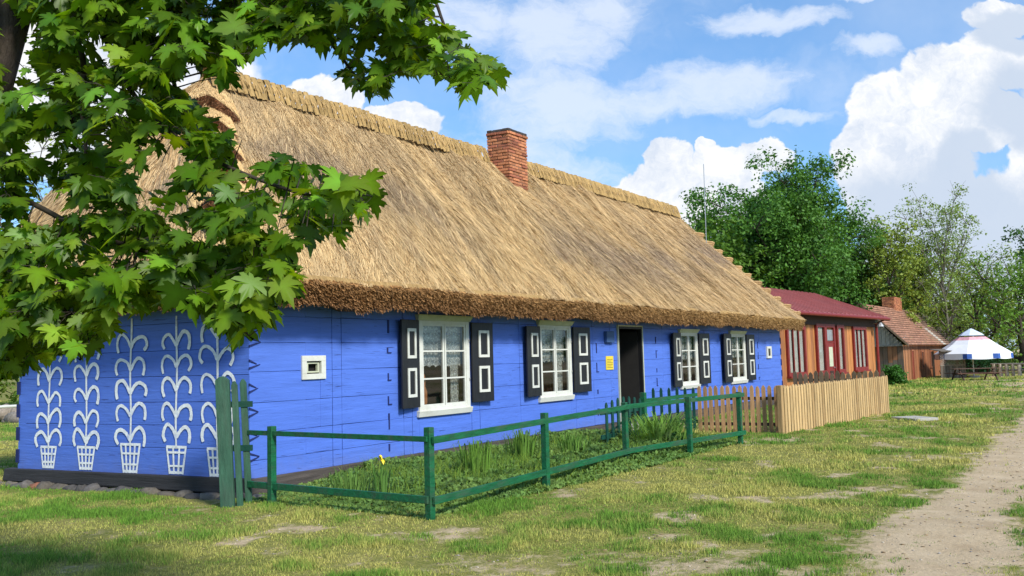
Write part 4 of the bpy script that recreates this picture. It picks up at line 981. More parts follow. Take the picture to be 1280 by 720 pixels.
b.build('gable_boards', M['attrwood'], sh)
b = MB(); b.box(SW(-.18, 2.30, -SD_), SN*SD_, SDr*.16, Z*.10, (.28, .26, .23)); b.build('tie_beam', M['attrwood'], sh)
for (a, c_, z0, z1, nme) in ((2.3, 3.0, .05, 2.05, 'door'), (5.7, 6.5, .75, 1.95, 'window'), (9.0, 9.8, .75, 1.95, 'window')):
    b = MB()
    for (p, q, r_, s_) in ((a, a+.1, z0, z1), (c_-.1, c_, z0, z1), (a+.1, c_-.1, z1-.1, z1)): b.box(SW(p, r_, .02), SDr*(q-p), SN*.06, Z*(s_-r_), (.32, .12, .06))
    if nme == 'window': b.box(SW(a-.1, z0-.1, .02), SDr*(c_-a+.2), SN*.09, Z*.1, (.32, .12, .06))
    fo = b.build(nme, M['attrwood'], sh); d = MB(); d.box(SW(a+.1, z0, .02), SDr*(c_-a-.2), SN*.01, Z*(z1-z0-.1)); d.build('pane' if nme == 'window' else 'door_leaf', M['redpaint'] if nme == 'door' else M['brownboard'], fo)
# tiles in courses
SE = .45; RL0, RL1 = -.5, SL+.8; b = MB(); n_c = 17
for side in (1, -1):
    for i in range(n_c):
        t0, t1 = i/n_c, (i+1)/n_c
        o_a = SE-(SE+SD_/2)*t0; o_b = SE-(SE+SD_/2)*t1; za, zb = 2.34+(shr-2.34)*t0, 2.34+(shr-2.34)*t1
        if side < 0: o_a, o_b = -SD_-o_a, -SD_-o_b
        nt_ = 40 if side > 0 else 6
        for j in range(nt_):
            s0_, s1_ = RL0+(RL1-RL0)*j/nt_, RL0+(RL1-RL0)*(j+1)/nt_; k = random.uniform(.75, 1.15); far = max(0, (s0_-9)/8)
            c = np.array((.38, .19, .12))*k*(1-far*.5)+np.array((.26, .25, .22))*far*.5
            if 12.2 < s0_ < 12.9 and i < 8: c = np.array((.55, .5, .45))
            j2 = random.uniform(-.008, .008)
            b.hexa([SW(s0_, za+.05, o_a), SW(s1_, za+.05, o_a), SW(s1_, zb+.0, o_b), SW(s0_, zb+.0, o_b), SW(s0_, za+.13+j2, o_a), SW(s1_, za+.13+j2, o_a), SW(s1_, zb+.02, o_b), SW(s0_, zb+.02, o_b)], tuple(c))
rfo = b.build('roof', M['tiles'], sh)
b = MB(); b.box(SW(RL0-.04, 2.28, SE-.05), SDr*.06, -SN*.01, Z*.02, (.2, .15, .1))
for side in (0, 1):
    e = SW(RL0-.05, 2.26, SE if side == 0 else -SD_-SE); r_ = SW(RL0-.05, shr-.08, -SD_/2); b.hexa([e, e+SDr*.05, r_+SDr*.05, r_, e+Z*.16, e+SDr*.05+Z*.16, r_+SDr*.05+Z*.16, r_+Z*.16], (.20, .14, .09))
b.build('bargeboard', M['attrwood'], rfo)
cs_ = SW(9.3, shr-.6, -SD_/2+.2); brick_stack(cs_, SDr, -SN, 1.45, 2.6, .9, .10, 'chimney', rfo, M['brickm'], cap=False)

# lean-to with lattice
lt0 = V3(*gnd(1176, 473)); lt1 = V3(*gnd(1206, 472)); ld = nrm(lt1-lt0); ll = np.linalg.norm(lt1-lt0); lnn = V3(ld[1], -ld[0], 0)
lt = empty('lattice_shelter', lt0, 'grey plank shelter with a diagonal lattice front between barn and parasol', 'shelter')
b = MB(); s = 0.
while s < ll:
    w = min(.24, ll-s); k = random.uniform(.6, 1.2); b.box(lt0+ld*(s+.015)+lnn*.0, ld*(w-.03), lnn*.03, Z*.85, (.20*k, .165*k, .13*k)); s += w
b.build('plank_front', M['attrwood'], lt)
b = MB(); b.box(lt0+Z*.85-lnn*.02, ld*ll, lnn*.06, Z*.08, (.25, .2, .16)); b.box(lt0+Z*1.78-lnn*.02, ld*ll, lnn*.06, Z*.1, (.25, .2, .16)); n_ = 16
for i in range(n_):
    for sg in (0, 1):
        x0 = ll*i/n_; x1 = x0+(.6 if sg else -.6); z0_, z1_ = .93, 1.78
        x1c = min(max(x1, 0), ll); zz1 = z0_+(z1_-z0_)*(abs(x1c-x0)/.6)
        q0, q1 = lt0+ld*x0+Z*z0_+lnn*(.01+.02*sg), lt0+ld*x1c+Z*zz1+lnn*(.01+.02*sg)
        if abs(x1c-x0) > .05: b.hexa([q0, q0+ld*.04, q0+ld*.04+lnn*.012, q0+lnn*.012, q1, q1+ld*.04, q1+ld*.04+lnn*.012, q1+lnn*.012], (.28, .24, .2))
b.build('lattice', M['attrwood'], lt)
b = MB(); b.box(lt0-lnn*.8, ld*.1, lnn*.1, Z*1.9, (.2, .16, .12)); b.box(lt0+ld*ll-lnn*.8, ld*.1, lnn*.1, Z*1.9, (.2, .16, .12)); b.box(lt0+ld*ll-lnn*.06, ld*.1, lnn*.1, Z*1.8, (.2, .16, .12)); b.build('post', M['attrwood'], lt)
b = MB(); b.hexa([lt0-ld*.1+lnn*.3+Z*1.86, lt0+ld*(ll+.1)+lnn*.3+Z*1.86, lt0+ld*(ll+.1)-lnn*.9+Z*2.0, lt0-ld*.1-lnn*.9+Z*2.0]+[x+Z*.05 for x in (lt0-ld*.1+lnn*.3+Z*1.86, lt0+ld*(ll+.1)+lnn*.3+Z*1.86, lt0+ld*(ll+.1)-lnn*.9+Z*2.0, lt0-ld*.1-lnn*.9+Z*2.0)], (.16, .14, .12)); b.build('roof', M['attrwood'], lt)

# ------------------------------------------------------------------ parasol, table
up_ = V3(*gnd(1217.5, 471.5)); sc_ = up_[1]/FPX
R_ = 44*sc_*1.0; ez_ = (471.5-442)*sc_; tz_ = (471.5-411)*sc_
pa = empty('beer_garden_parasol', up_, 'large white and blue parasol with a faded red band over a picnic table', 'parasol')
b = MB(); b.tube([up_-Z*.05, up_+Z*(tz_-.1)], .045, 10); b.build('pole', M['white'], pa)
b = MB(); b.tube([up_-Z*.05, up_+Z*.12], [.4, .36], 12); b.build('base', M['concrete'], pa)
NS = 8; rotp = math.radians(10)
def ring(r, z, n_=NS): return [up_+V3(math.cos(2*math.pi*k/n_+rotp)*r, math.sin(2*math.pi*k/n_+rotp)*r, z) for k in range(n_)]
vent_z = ez_+(tz_-ez_)*.66
levels = [(R_, ez_), (R_*.80, ez_+(vent_z-ez_)*.30), (R_*.62, ez_+(vent_z-ez_)*.55), (R_*.48, ez_+(vent_z-ez_)*.80), (R_*.36, vent_z)]
def canopy(lv, name, mt, nm=None, th=.01, par=pa):
    b = MB()
    for (r0_, z0_), (r1_, z1_) in zip(lv[:-1], lv[1:]):
        a0, a1 = ring(r0_, z0_), ring(r1_, z1_)
        for k in range(NS):
            b.quad(a0[k], a0[(k+1) % NS], a1[(k+1) % NS], a1[k])
    o = b.build(name, mt, par); sm = o.modifiers.new('solid', 'SOLIDIFY'); sm.thickness = th; return o
cn = canopy(levels[:4], 'canopy', M['canvas_w'])
canopy(levels[3:], 'red_band', M['canvas_r'], par=cn)
canopy([(R_*.335, vent_z+.10), (R_*.24, vent_z+.28), (R_*.02, tz_)], 'vent_cap', M['canvas_l'], par=cn)
for k in range(NS):
    b = MB(); r0_, r1_ = ring(R_, ez_), ring(R_*1.01, ez_-.36); k2 = (k+1) % NS; n_ = 8
    for i in range(n_):
        t0, t1 = i/n_, (i+1)/n_; P_ = lambda r_, t: r_[k]*(1-t)+r_[k2]*t
        sc0 = lambda t: Z*(.05*math.sin(t*math.pi*1)-.0)*-1
        b.quad(P_(r0_, t0), P_(r0_, t1), P_(r1_, t1)+sc0(t1), P_(r1_, t0)+sc0(t0))
    o = b.build('valance', M['canvas_w'], cn); sm = o.modifiers.new('solid', 'SOLIDIFY'); sm.thickness = .008
    b = MB()
    for (ta, tb) in ((0, .16), (.84, 1)):
        q = [(r0_[k]*(1-t)+r0_[k2]*t) for t in (ta, tb)]; w_ = [(r1_[k]*(1-t)+r1_[k2]*t) for t in (ta, tb)]; oo = nrm((q[0]+q[1])/2-up_-Z*((q[0]+q[1])/2-up_)[2])*.012
        b.quad(q[0]+oo-Z*.02, q[1]+oo-Z*.02, w_[1]+oo, w_[0]+oo)
    # worn lettering strokes in the middle of the panel
    for i in range(9):
        t = .24+.055*i; q = r0_[k]*(1-t)+r0_[k2]*t; w_ = r0_[k]*(1-t-.03)+r0_[k2]*(t+.03); oo = nrm(q-up_-Z*(q-up_)[2])*.014; hh = random.uniform(.10, .16)
        b.quad(q+oo-Z*.12, w_+oo-Z*.12, w_+oo-Z*(.12+hh), q+oo-Z*(.12+hh))
    b.build('valance_print', M['canvas_b'], cn)
for k in range(NS):
    b = MB(); b.tube([up_+Z*(ez_+.75), ring(R_*.97, ez_-.02)[k]], .015, 5); b.build('rib', M['steel'], pa)
tb = V3(*gnd(1216, 475)); tb[1] -= .3
pt_ = empty('picnic_table', tb, 'dark wooden picnic table with attached benches under the parasol', 'picnic table')
X_ = V3(1, 0, 0); Y_ = V3(0, 1, 0)
b = MB()
for i in range(5): b.box(tb+V3(-1.5, -.4+i*.165, .72), X_*3.0, Y_*.15, Z*.04, (.10, .055, .035))
b.build('table_top', M['attrwood'], pt_)
for sy in (-.85, .62):
    b = MB(); b.box(tb+V3(-1.5, sy, .43), X_*3.0, Y_*.26, Z*.045, (.12, .06, .04)); b.build('bench_seat', M['attrwood'], pt_)
for sx in (-1.1, 1.0):
    for sg in (-1, 1):
        b = MB(); q0 = tb+V3(sx, sg*.2, .72); q1 = tb+V3(sx, sg*.8, -.02); b.hexa([q1, q1+X_*.07, q1+X_*.07+Y_*.09, q1+Y_*.09, q0, q0+X_*.07, q0+X_*.07+Y_*.09, q0+Y_*.09], (.07, .04, .03)); b.build('leg', M['attrwood'], pt_)
    b = MB(); b.box(tb+V3(sx+.08, -.85, .36), X_*.04, Y_*1.7, Z*.07, (.07, .04, .03)); b.build('brace', M['attrwood'], pt_)

# birch log fence at the right edge
def log_fence(px0, px1, py, n_, label):
    q0, q1 = V3(*gnd(px0, py)), V3(*gnd(px1, py)); e = empty('log_fence', q0, label, 'fence'); d = q1-q0
    for i in range(n_):
        p = q0+d*(i/(n_-1)); b = MB(); k = random.uniform(.8, 1.1); b.tube([p-Z*.1, p+Z*random.uniform(.78, .92)], [random.uniform(.10, .15)]*2, 9, (.50*k, .44*k, .35*k)); b.build('post', M['stone'], e, smooth=False)
    for z_ in (.40, .84):
        b = MB(); b.tube([q0-nrm(d)*.2+Z*z_, q1+nrm(d)*.3+Z*(z_+.02)], .07, 8, (.26, .23, .19)); b.build('rail', M['stone'], e)
log_fence(1243, 1300, 470, 8, 'rustic fence of pale birch log posts with grey rails at right edge')

# slab and left background
sl = V3(*at_z(1145, 524)); b = MB(); d1 = nrm(V3(1, .25, 0)); d2 = V3(-d1[1], d1[0], 0)
b.box(sl-d1*.32-d2*.35-Z*.03, d1*.64, d2*.8, Z*.075); o = b.build('concrete_slab', M['concrete'], None, bevel=.01, loc=sl); tag(o, 'flat pale concrete cover slab lying in the grass beyond the palings', 'slab')
wb = V3(*at_Y(-30, 500, 28)); wb[2] = 0
be = empty('barrier_bar', wb, 'white horizontal pole barrier on the lawn left of the cottage', 'barrier')
b = MB(); b.tube([at_Y(-60, 512, 28), at_Y(60, 505.5, 28)], .05, 8); b.build('bar', M['white'], be)
for px in (-55, 45): b = MB(); q = at_Y(px, 510, 28); b.tube([V3(q[0], q[1], -.1), q], .06, 8); b.build('post', M['steel'], be)
for i in range(16):
    px = -25+i*4.6; q = at_z(px, random.uniform(523, 528)); rock('boulder', V3(q[0], q[1], .1+.18*(i % 2)), random.uniform(.22, .38), .3, random.uniform(.18, .28), random.choice([(.3, .25, .2), (.36, .27, .2), (.2, .18, .16)]), 'rough stone in the low pile on the far lawn left of the cottage', 'stones piled on the far lawn')

# ------------------------------------------------------------------ plants in the bed
def bed_points(n_):
    out = []
    while len(out) < n_:
        s = random.uniform(-.3, 8.3); d = random.uniform(.05, 3.4); p = P0+U*s+N*d
        if in_bed(np.array([p[0]]), np.array([p[1]]))[0]: out.append((p[0], p[1], s, d))
    return np.array(out)
bp_ = bed_points(13000); x, y, s_, d_ = bp_.T
front = 3.12+s_*.03; edge = np.clip((front-d_)/.35, .35, 1); near = np.clip((s_+.3-(3.1-d_)*.15)/1.5, .22, 1)
h = (.10+.22*fbm(x*2.1, y*2.1, 4)*1.6*rng.random(len(x)))*edge*near
ca = (V3(.09, .22, .03)*(1-rng.random((len(x), 1))*.5)+V3(.16, .16, .02)*rng.random((len(x), 1)))
v1 = blades(x, y, h, np.full(len(x), .013), ca, .6)
# broad weed leaves: small quads at many heights
m_ = 46000; bp2 = bed_points(m_); x, y, s_, d_ = bp2.T; front = 3.12+s_*.03; edge = np.clip((front-d_)/.4, .25, 1); near = np.clip((s_+.3-(3.1-d_)*.15)/1.5, .12, 1)
hz = (.04+.34*np.clip(fbm(x*1.7+9, y*1.7, 4)-.2, 0, 1)*rng.random(m_)**.5)*edge*near
ctr = np.stack([x, y, ground_z(x, y)+hz], -1); dr = nrm(rng.normal(0, 1, (m_, 3))+Z*.1); up2 = nrm(rng.normal(0, .6, (m_, 3))+Z); sd_ = nrm(np.cross(dr, up2)); ln_ = rng.uniform(.02, .075, (m_, 1)); wd = ln_*.42
v4 = np.stack([ctr-dr*ln_*.5, ctr+sd_*wd, ctr+dr*ln_*.6, ctr-sd_*wd], 1).reshape(-1, 3)
tone = fbm(x*1.5+40, y*1.5, 3)[:, None]; cw = (V3(.10, .22, .05)*(1-tone)+V3(.24, .36, .09)*tone)*(.6+.7*rng.random((m_, 1)))
f4 = np.arange(m_*4).reshape(-1, 4); f3b = np.concatenate([f4[:, [0, 1, 2]], f4[:, [0, 2, 3]]])
wd_o = np_mesh('weeds', *merge([v1, (v4, f3b, np.repeat(cw, 4, 0))]), M['grass'])
tag(wd_o, 'mixed weeds and low greenery filling the bed behind the green fence', 'weeds', kind='stuff')
def strap_clump(p, n_, h0, h1, w, c, label, spread=.25, cat='plant', parent=None, name='leafy_clump', base=None):
    b = MB()
    for i in range(n_):
        a = random.uniform(0, 2*math.pi); r0_ = random.uniform(0, base or .12); q = p+V3(math.cos(a)*r0_, math.sin(a)*r0_, 0); h_ = random.uniform(h0, h1); sp_ = random.uniform(.2, 1)*spread; od_ = V3(math.cos(a), math.sin(a), 0); sd_ = V3(-math.sin(a), math.cos(a), 0)*w*random.uniform(.7, 1.2)
        pts = [(0, 0, 1.), (.25, .45, 1.1), (.55, .82, .9), (.9, 1.0, .55), (1.3, .88, .08)]; k = random.uniform(.7, 1.3); cc = tuple(np.array(c)*k)
        P_ = [q+od_*sp_*t+Z*h_*z_ for t, z_, _ in pts]
        for j in range(4): b.quad(P_[j]-sd_*pts[j][2], P_[j]+sd_*pts[j][2], P_[j+1]+sd_*pts[j+1][2], P_[j+1]-sd_*pts[j+1][2], c=cc)
    if parent is not None: return b.build('leaves', M['grass'], parent)
    o = b.build(name, M['grass'], None, loc=p); return tag(o, label, cat)
strap_clump(at_z(826, 559), 300, .30, .60, .011, (.17, .32, .05), 'big clump of arching strap leaves between the gate post and rail fence', .5, base=.5, name='daylily_clump')
strap_clump(at_z(595, 598), 120, .32, .52, .010, (.12, .24, .03), 'upright tuft of sword leaves just right of the fence corner post', .12, base=.3, name='iris_clump')
strap_clump(at_z(655, 576), 110, .3, .5, .010, (.11, .22, .03), 'upright tuft of sword leaves left of the third green post', .12, base=.35, name='iris_clump')
strap_clump(at_z(716, 574), 90, .28, .42, .010, (.13, .26, .04), 'upright tuft of sword leaves right of the third green post', .14, base=.3, name='iris_clump')
strap_clump(at_z(440, 624), 90, .16, .36, .009, (.11, .21, .04), 'low spiky tuft near the near end of the bed against the sill', .12, base=.3, name='iris_clump')
pI = at_z(478, 624); fi = empty('yellow_iris', pI, 'single yellow iris flower rising above the bed in front of the sill beam', 'flower')
strap_clump(pI, 26, .25, .42, .010, (.10, .22, .04), None, .10, parent=fi)
b = MB(); tp = pI+Z*.44; b.tube([pI, pI+V3(.01, 0, .25), tp], .006, 6, (.1, .2, .04)); b.build('stem', M['attr'], fi)
b = MB()
for k in range(6):
    a = k*math.pi/3; od_ = V3(math.cos(a), math.sin(a), 0); sd_ = V3(-math.sin(a), math.cos(a), 0); dn = k % 2
    pr = [(0, 0, .006), (.022, .022 if dn else .03, .016), (.04, .008 if dn else .06, .019), (.052, -.03 if dn else .075, .003)]
    for j in range(3): b.quad(*[tp+od_*pr[q][0]+Z*pr[q][1]+sd_*pr[q][2]*sg for q, sg in ((j, -1), (j, 1), (j+1, 1), (j+1, -1))])
b.build('petals', M['petal'], fi)

# ------------------------------------------------------------------ background trees
def leaf_cloud(ctrs, rad, per, size, c_lo, c_hi, droop=.2, flat=.75, ctr_shift=None, squash=.8):
    n_ = len(ctrs)*per; C0 = np.repeat(ctrs, per, 0); R0_ = np.repeat(rad, per)[:, None]
    dirs = nrm(rng.normal(0, 1, (n_, 3))); rr = rng.random((n_, 1))**.45
    p = C0+dirs*rr*R0_*np.array([1, 1, squash])
    nn_ = nrm(dirs*.6+rng.normal(0, .6, (n_, 3))+Z*.5); t_ = nrm(np.cross(nn_, rng.normal(0, 1, (n_, 3)))); b_ = np.cross(nn_, t_)
    s1 = rng.uniform(.6, 1.25, (n_, 1))*size
    v = np.stack([p-t_*s1, p-b_*s1*.62+nn_*s1*.12, p+t_*s1, p+b_*s1*.62+nn_*s1*.12], 1).reshape(-1, 3)
    tone = np.clip(rng.random((n_, 1))*.7+.3*np.repeat(rng.random((len(ctrs), 1)), per, 0), 0, 1); c = np.array(c_lo)*(1-tone)+np.array(c_hi)*tone
    return v, np.repeat(c, 4, 0)
def tree(name, base, height, crown_r, label, c_lo, c_hi, n_limb=9, per=34, size=.13, cl_r=.55, seed=0, crown_base=.25, shape=1.0, gaps=.25, bark='bark', trunk_r=.3, group=None, sub=7, spread=1.0, cat='tree', leafprob=1.):
    random.seed(seed); root_ = empty(name, base, label, cat, group or 'trees standing beyond the buildings'); wood = MB(); tips = []
    base = np.array(base, float)
    tp = [base-Z*.3]; 
    for i in range(1, 8): tp.append(base+Z*height*.84*i/7+V3(random.gauss(0, .02), random.gauss(0, .02), 0)*height*(i/7))
    wood.tube(tp, [trunk_r*(1-.85*i/7)+.015 for i in range(8)], 8)
    for i in range(n_limb):
        t = crown_base+(.97-crown_base)*((i+random.random()*.6)/n_limb); k = min(int(t*7/.84*.84), 6); a0 = tp[min(int(t*7), 6)]; fr_ = t*7-int(t*7)
        st_ = tp[min(int(t*7), 6)]*(1-fr_)+tp[min(int(t*7)+1, 7)]*fr_
        az_ = i*2.4+random.uniform(-.5, .5); prof = math.sin(min(1, max(.0, (t-crown_base*.6)/(1.08-crown_base*.6)))*math.pi)**.55
        ln = crown_r*prof*random.uniform(.75, 1.12)*spread; el = .25+.9*t+random.uniform(-.15, .15)
        d = V3(math.cos(az_)*math.cos(el), math.sin(az_)*math.cos(el), math.sin(el)*shape)
        pts = [st_]; 
        for j in range(1, 5): pts.append(st_+d*ln*j/4+V3(random.gauss(0, .05), random.gauss(0, .05), random.gauss(0, .05)+.04*j)*ln*.6)
        r_ = trunk_r*(1-t)*.5+.03; wood.tube(pts, [r_*(1-.8*j/4)+.008 for j in range(5)], 6, cap=False)
        for j in range(1, 5):
            for q in range(sub if j > 1 else sub//2):
                dd = nrm(d*.5+np.array([random.gauss(0, 1), random.gauss(0, 1), random.gauss(0, .8)+.15])); l2 = crown_r*random.uniform(.10, .34)
                e = pts[j]+dd*l2; 
                if random.random() > gaps*.6: tips.append(e)
                wood.tube([pts[j], pts[j]+dd*l2*.5+Z*l2*.06, e], [r_*.25+.006, r_*.15+.005, .005], 4, cap=False)
    for q in range(16): tips.append(tp[7]+V3(random.gauss(0, .9), random.gauss(0, .9), random.gauss(-.1, .45))*crown_r*.3)
    wood.build('trunk', M[bark], root_, smooth=True)
    tips = np.array(tips); 
    if leafprob < 1: tips = tips[rng.random(len(tips)) < leafprob]
    rad = rng.uniform(.6, 1.25, len(tips))*cl_r
    v, c = leaf_cloud(tips, rad, per, size, c_lo, c_hi)
    np_mesh('crown', v, np.arange(len(v)).reshape(-1, 4), c, M['treeleaf'], root_)
    return root_
def tb_(px, Y): q = at_Y(px, 440, Y); return V3(q[0], q[1], float(gz(Y))-.05)
DG, DG2 = (.035, .105, .016), (.13, .30, .045)
MG, MG2 = (.10, .21, .025), (.25, .42, .06)
YG, YG2 = (.15, .22, .03), (.34, .43, .08)
tree('maple_tree', tb_(975, 62), 10.8, 7.4, 'large dense dark green maple behind the right end of the thatch', DG, DG2, 32, 96, .125, 1.0, 3, .14, trunk_r=.35, sub=11, shape=.9, gaps=.1)
tree('maple_tree', tb_(1048, 73), 10.2, 5.6, 'dense dark green tree overlapping the right flank of the large maple', DG, (.075, .17, .03), 18, 70, .125, .8, 13, .12, trunk_r=.3, sub=10, gaps=.1)
tree('broadleaf_tree', tb_(850, 66), 9.6, 4.6, 'mid green tree showing left of the large maple above the ridge', MG, (.12, .24, .035), 13, 36, .16, .85, 5, .15, trunk_r=.25)
tree('broadleaf_tree', tb_(905, 58), 9.8, 4.2, 'bushy mid green tree low behind the aerial pole and thatch', MG, (.11, .22, .03), 13, 36, .16, .85, 6, .1, trunk_r=.25)
tree('young_tree', tb_(1062, 78), 9.2, 4.2, 'bright green small tree above the red metal roof', MG, (.13, .28, .035), 12, 34, .15, .7, 7, .1, trunk_r=.15)
tree('poplar_tree', tb_(1118, 70), 11.6, 3.0, 'yellow-green upright tree behind the tiled barn chimney', YG, YG2, 18, 20, .13, .62, 8, .12, trunk_r=.22, shape=1.5, gaps=.35)
tree('poplar_tree', tb_(1150, 74), 10.3, 2.8, 'lower yellow-green tree to the right of the upright one behind barn', YG, YG2, 14, 18, .13, .6, 18, .12, trunk_r=.2, shape=1.3, gaps=.35)
tree('sparse_tree', tb_(1185, 72), 12.0, 4.6, 'thin half-bare tree with pale ascending branches against the cloud', YG, (.30, .42, .11), 20, 20, .10, .6, 9, .22, bark='barkpale', trunk_r=.15, shape=1.6, gaps=.2, leafprob=.85)
tree('broadleaf_tree', tb_(1225, 76), 8.2, 6.0, 'light green spreading tree directly behind the parasol top', YG, YG2, 15, 13, .12, .7, 10, .1, trunk_r=.28, gaps=.35)
tree('broadleaf_tree', tb_(1278, 70), 7.6, 4.8, 'leafy green tree at the right edge behind the birch log fence', MG, (.17, .33, .045), 14, 20, .12, .75, 11, .08, trunk_r=.28, gaps=.3)
tree('dark_tree', tb_(1318, 76), 12.2, 3.8, 'dark green tree whose crown enters at the right frame edge', DG, (.08, .19, .03), 13, 34, .15, .7, 12, .2, trunk_r=.25)
tree('broadleaf_tree', tb_(1180, 95), 7.2, 6.0, 'farther light green tree seen above the tiled roof end', MG, YG2, 14, 16, .16, 1.0, 20, .05, trunk_r=.3, gaps=.3)
tree('broadleaf_tree', tb_(1255, 100), 7.0, 7.5, 'farthest light green tree between the parasol and right edge', MG, YG2, 14, 16, .17, 1.1, 21, .03, trunk_r=.3, gaps=.25)
tree('broadleaf_tree', tb_(1110, 92), 7.6, 7.5, 'far green tree filling the gap behind the barn chimney', MG, (.14, .26, .04), 16, 28, .22, 1.1, 22, .05, trunk_r=.3, gaps=.2)
# shrubs
def shrub(name, p, r, h, label, lo, hi, seed, per=40, size=.07):
    random.seed(seed); e = empty(name, p, label, 'shrub'); n_ = 60; th = [random.uniform(0, 6.28) for _ in range(n_)]
    cs = np.array([[p[0]+math.cos(t)*r*math.sqrt(random.random())*.75, p[1]+math.sin(t)*r*math.sqrt(random.random())*.75, p[2]+h*random.uniform(.05, .82)] for t in th])
    k = 1-((cs[:, 2]-p[2])/h)**2*.6; cs[:, 0] = p[0]+(cs[:, 0]-p[0])*k; cs[:, 1] = p[1]+(cs[:, 1]-p[1])*k
    w = MB()
    for c in cs[::3]: w.tube([p-Z*.1, p*.5+c*.5+V3(0, 0, .05), c], [.04, .025, .006], 5, cap=False)
    w.build('stems', M['twig'], e); v, c = leaf_cloud(cs, rng.uniform(.7, 1.2, n_)*r*.32, per, size, lo, hi); np_mesh('foliage', v, np.arange(len(v)).reshape(-1, 4), c, M['treeleaf'], e)
shrub('low_shrub', V3(*gnd(1117, 481)), .9, 1.15, 'low bright green bush beside the far end of the pale palings', (.03, .11, .015), (.08, .22, .03), 31, 60, .07)
shrub('dark_shrub', V3(*gnd(1240, 468))+V3(0, 3, 0), 3.0, 2.6, 'broad dark evergreen shrub under the right side of the parasol', (.010, .045, .016), (.03, .10, .03), 32, 70, .10)
shrub('dark_shrub', V3(*gnd(1200, 470))+V3(-.4, 0, 0), 1.1, 1.1, 'small dark shrub left of the picnic table', (.015, .05, .018), (.07, .13, .05), 33, 50, .07)
shrub('pale_shrub', V3(*gnd(1262, 467))+V3(1, 6, 0), 3.5, 2.2, 'bright green shrub mass behind the birch log fence', (.05, .13, .02), (.14, .28, .05), 34, 70, .10)
shrub('green_shrub', V3(*at_z(843, 561)), .28, .30, 'low broad-leaved bush by the last posts of the green fence', (.03, .10, .03), (.08, .2, .05), 35, 20, .03)
# trees beyond the left side
tree('broadleaf_tree', tb_(-40, 46), 8.6, 4.6, 'light green tree on the far lawn at left edge behind foliage', MG, YG2, 15, 26, .14, .7, 41, .1, trunk_r=.25, gaps=.4)
tree('broadleaf_tree', tb_(60, 52), 8.0, 4.8, 'light green tree standing behind the hidden rear corner of cottage', MG, YG2, 15, 26, .14, .7, 42, .1, trunk_r=.25, gaps=.3)
tree('sparse_tree', tb_(30, 40), 12.5, 5.0, 'sparse tree with thin twigs seen through the maple leaves', YG, YG2, 15, 5, .09, .5, 43, .25, trunk_r=.2, gaps=.3, leafprob=.7, bark='barkpale')
tree('broadleaf_tree', tb_(-110, 60), 10, 6, 'far green tree beyond the left edge', MG, YG2, 15, 26, .17, .9, 44, .05, trunk_r=.25, gaps=.3)
random.seed(99)
# far wood line
ctr = []; 
for (x0, x1, y0, y1, hh) in ((-150, 330, 150, 190, 11), (-170, -70, 90, 140, 11)):
    n_ = 900 if hh == 11 and x0 == -150 else 250
    xs = rng.uniform(x0, x1, n_); ys = rng.uniform(y0, y1, n_); hs_ = hh*(.6+.6*fbm(xs*.06, ys*.06)); zs = rng.random(n_)**.7*hs_-.5
    ctr.append(np.stack([xs, ys, zs], -1))
ctr = np.concatenate(ctr); v, c = leaf_cloud(ctr, np.full(len(ctr), 3.4), 26, .75, (.04, .10, .02), (.11, .20, .045))
fw = np_mesh('far_woods', v, np.arange(len(v)).reshape(-1, 4), c, M['treeleaf']); tag(fw, 'far belt of green woodland closing the view', 'woods', kind='stuff')

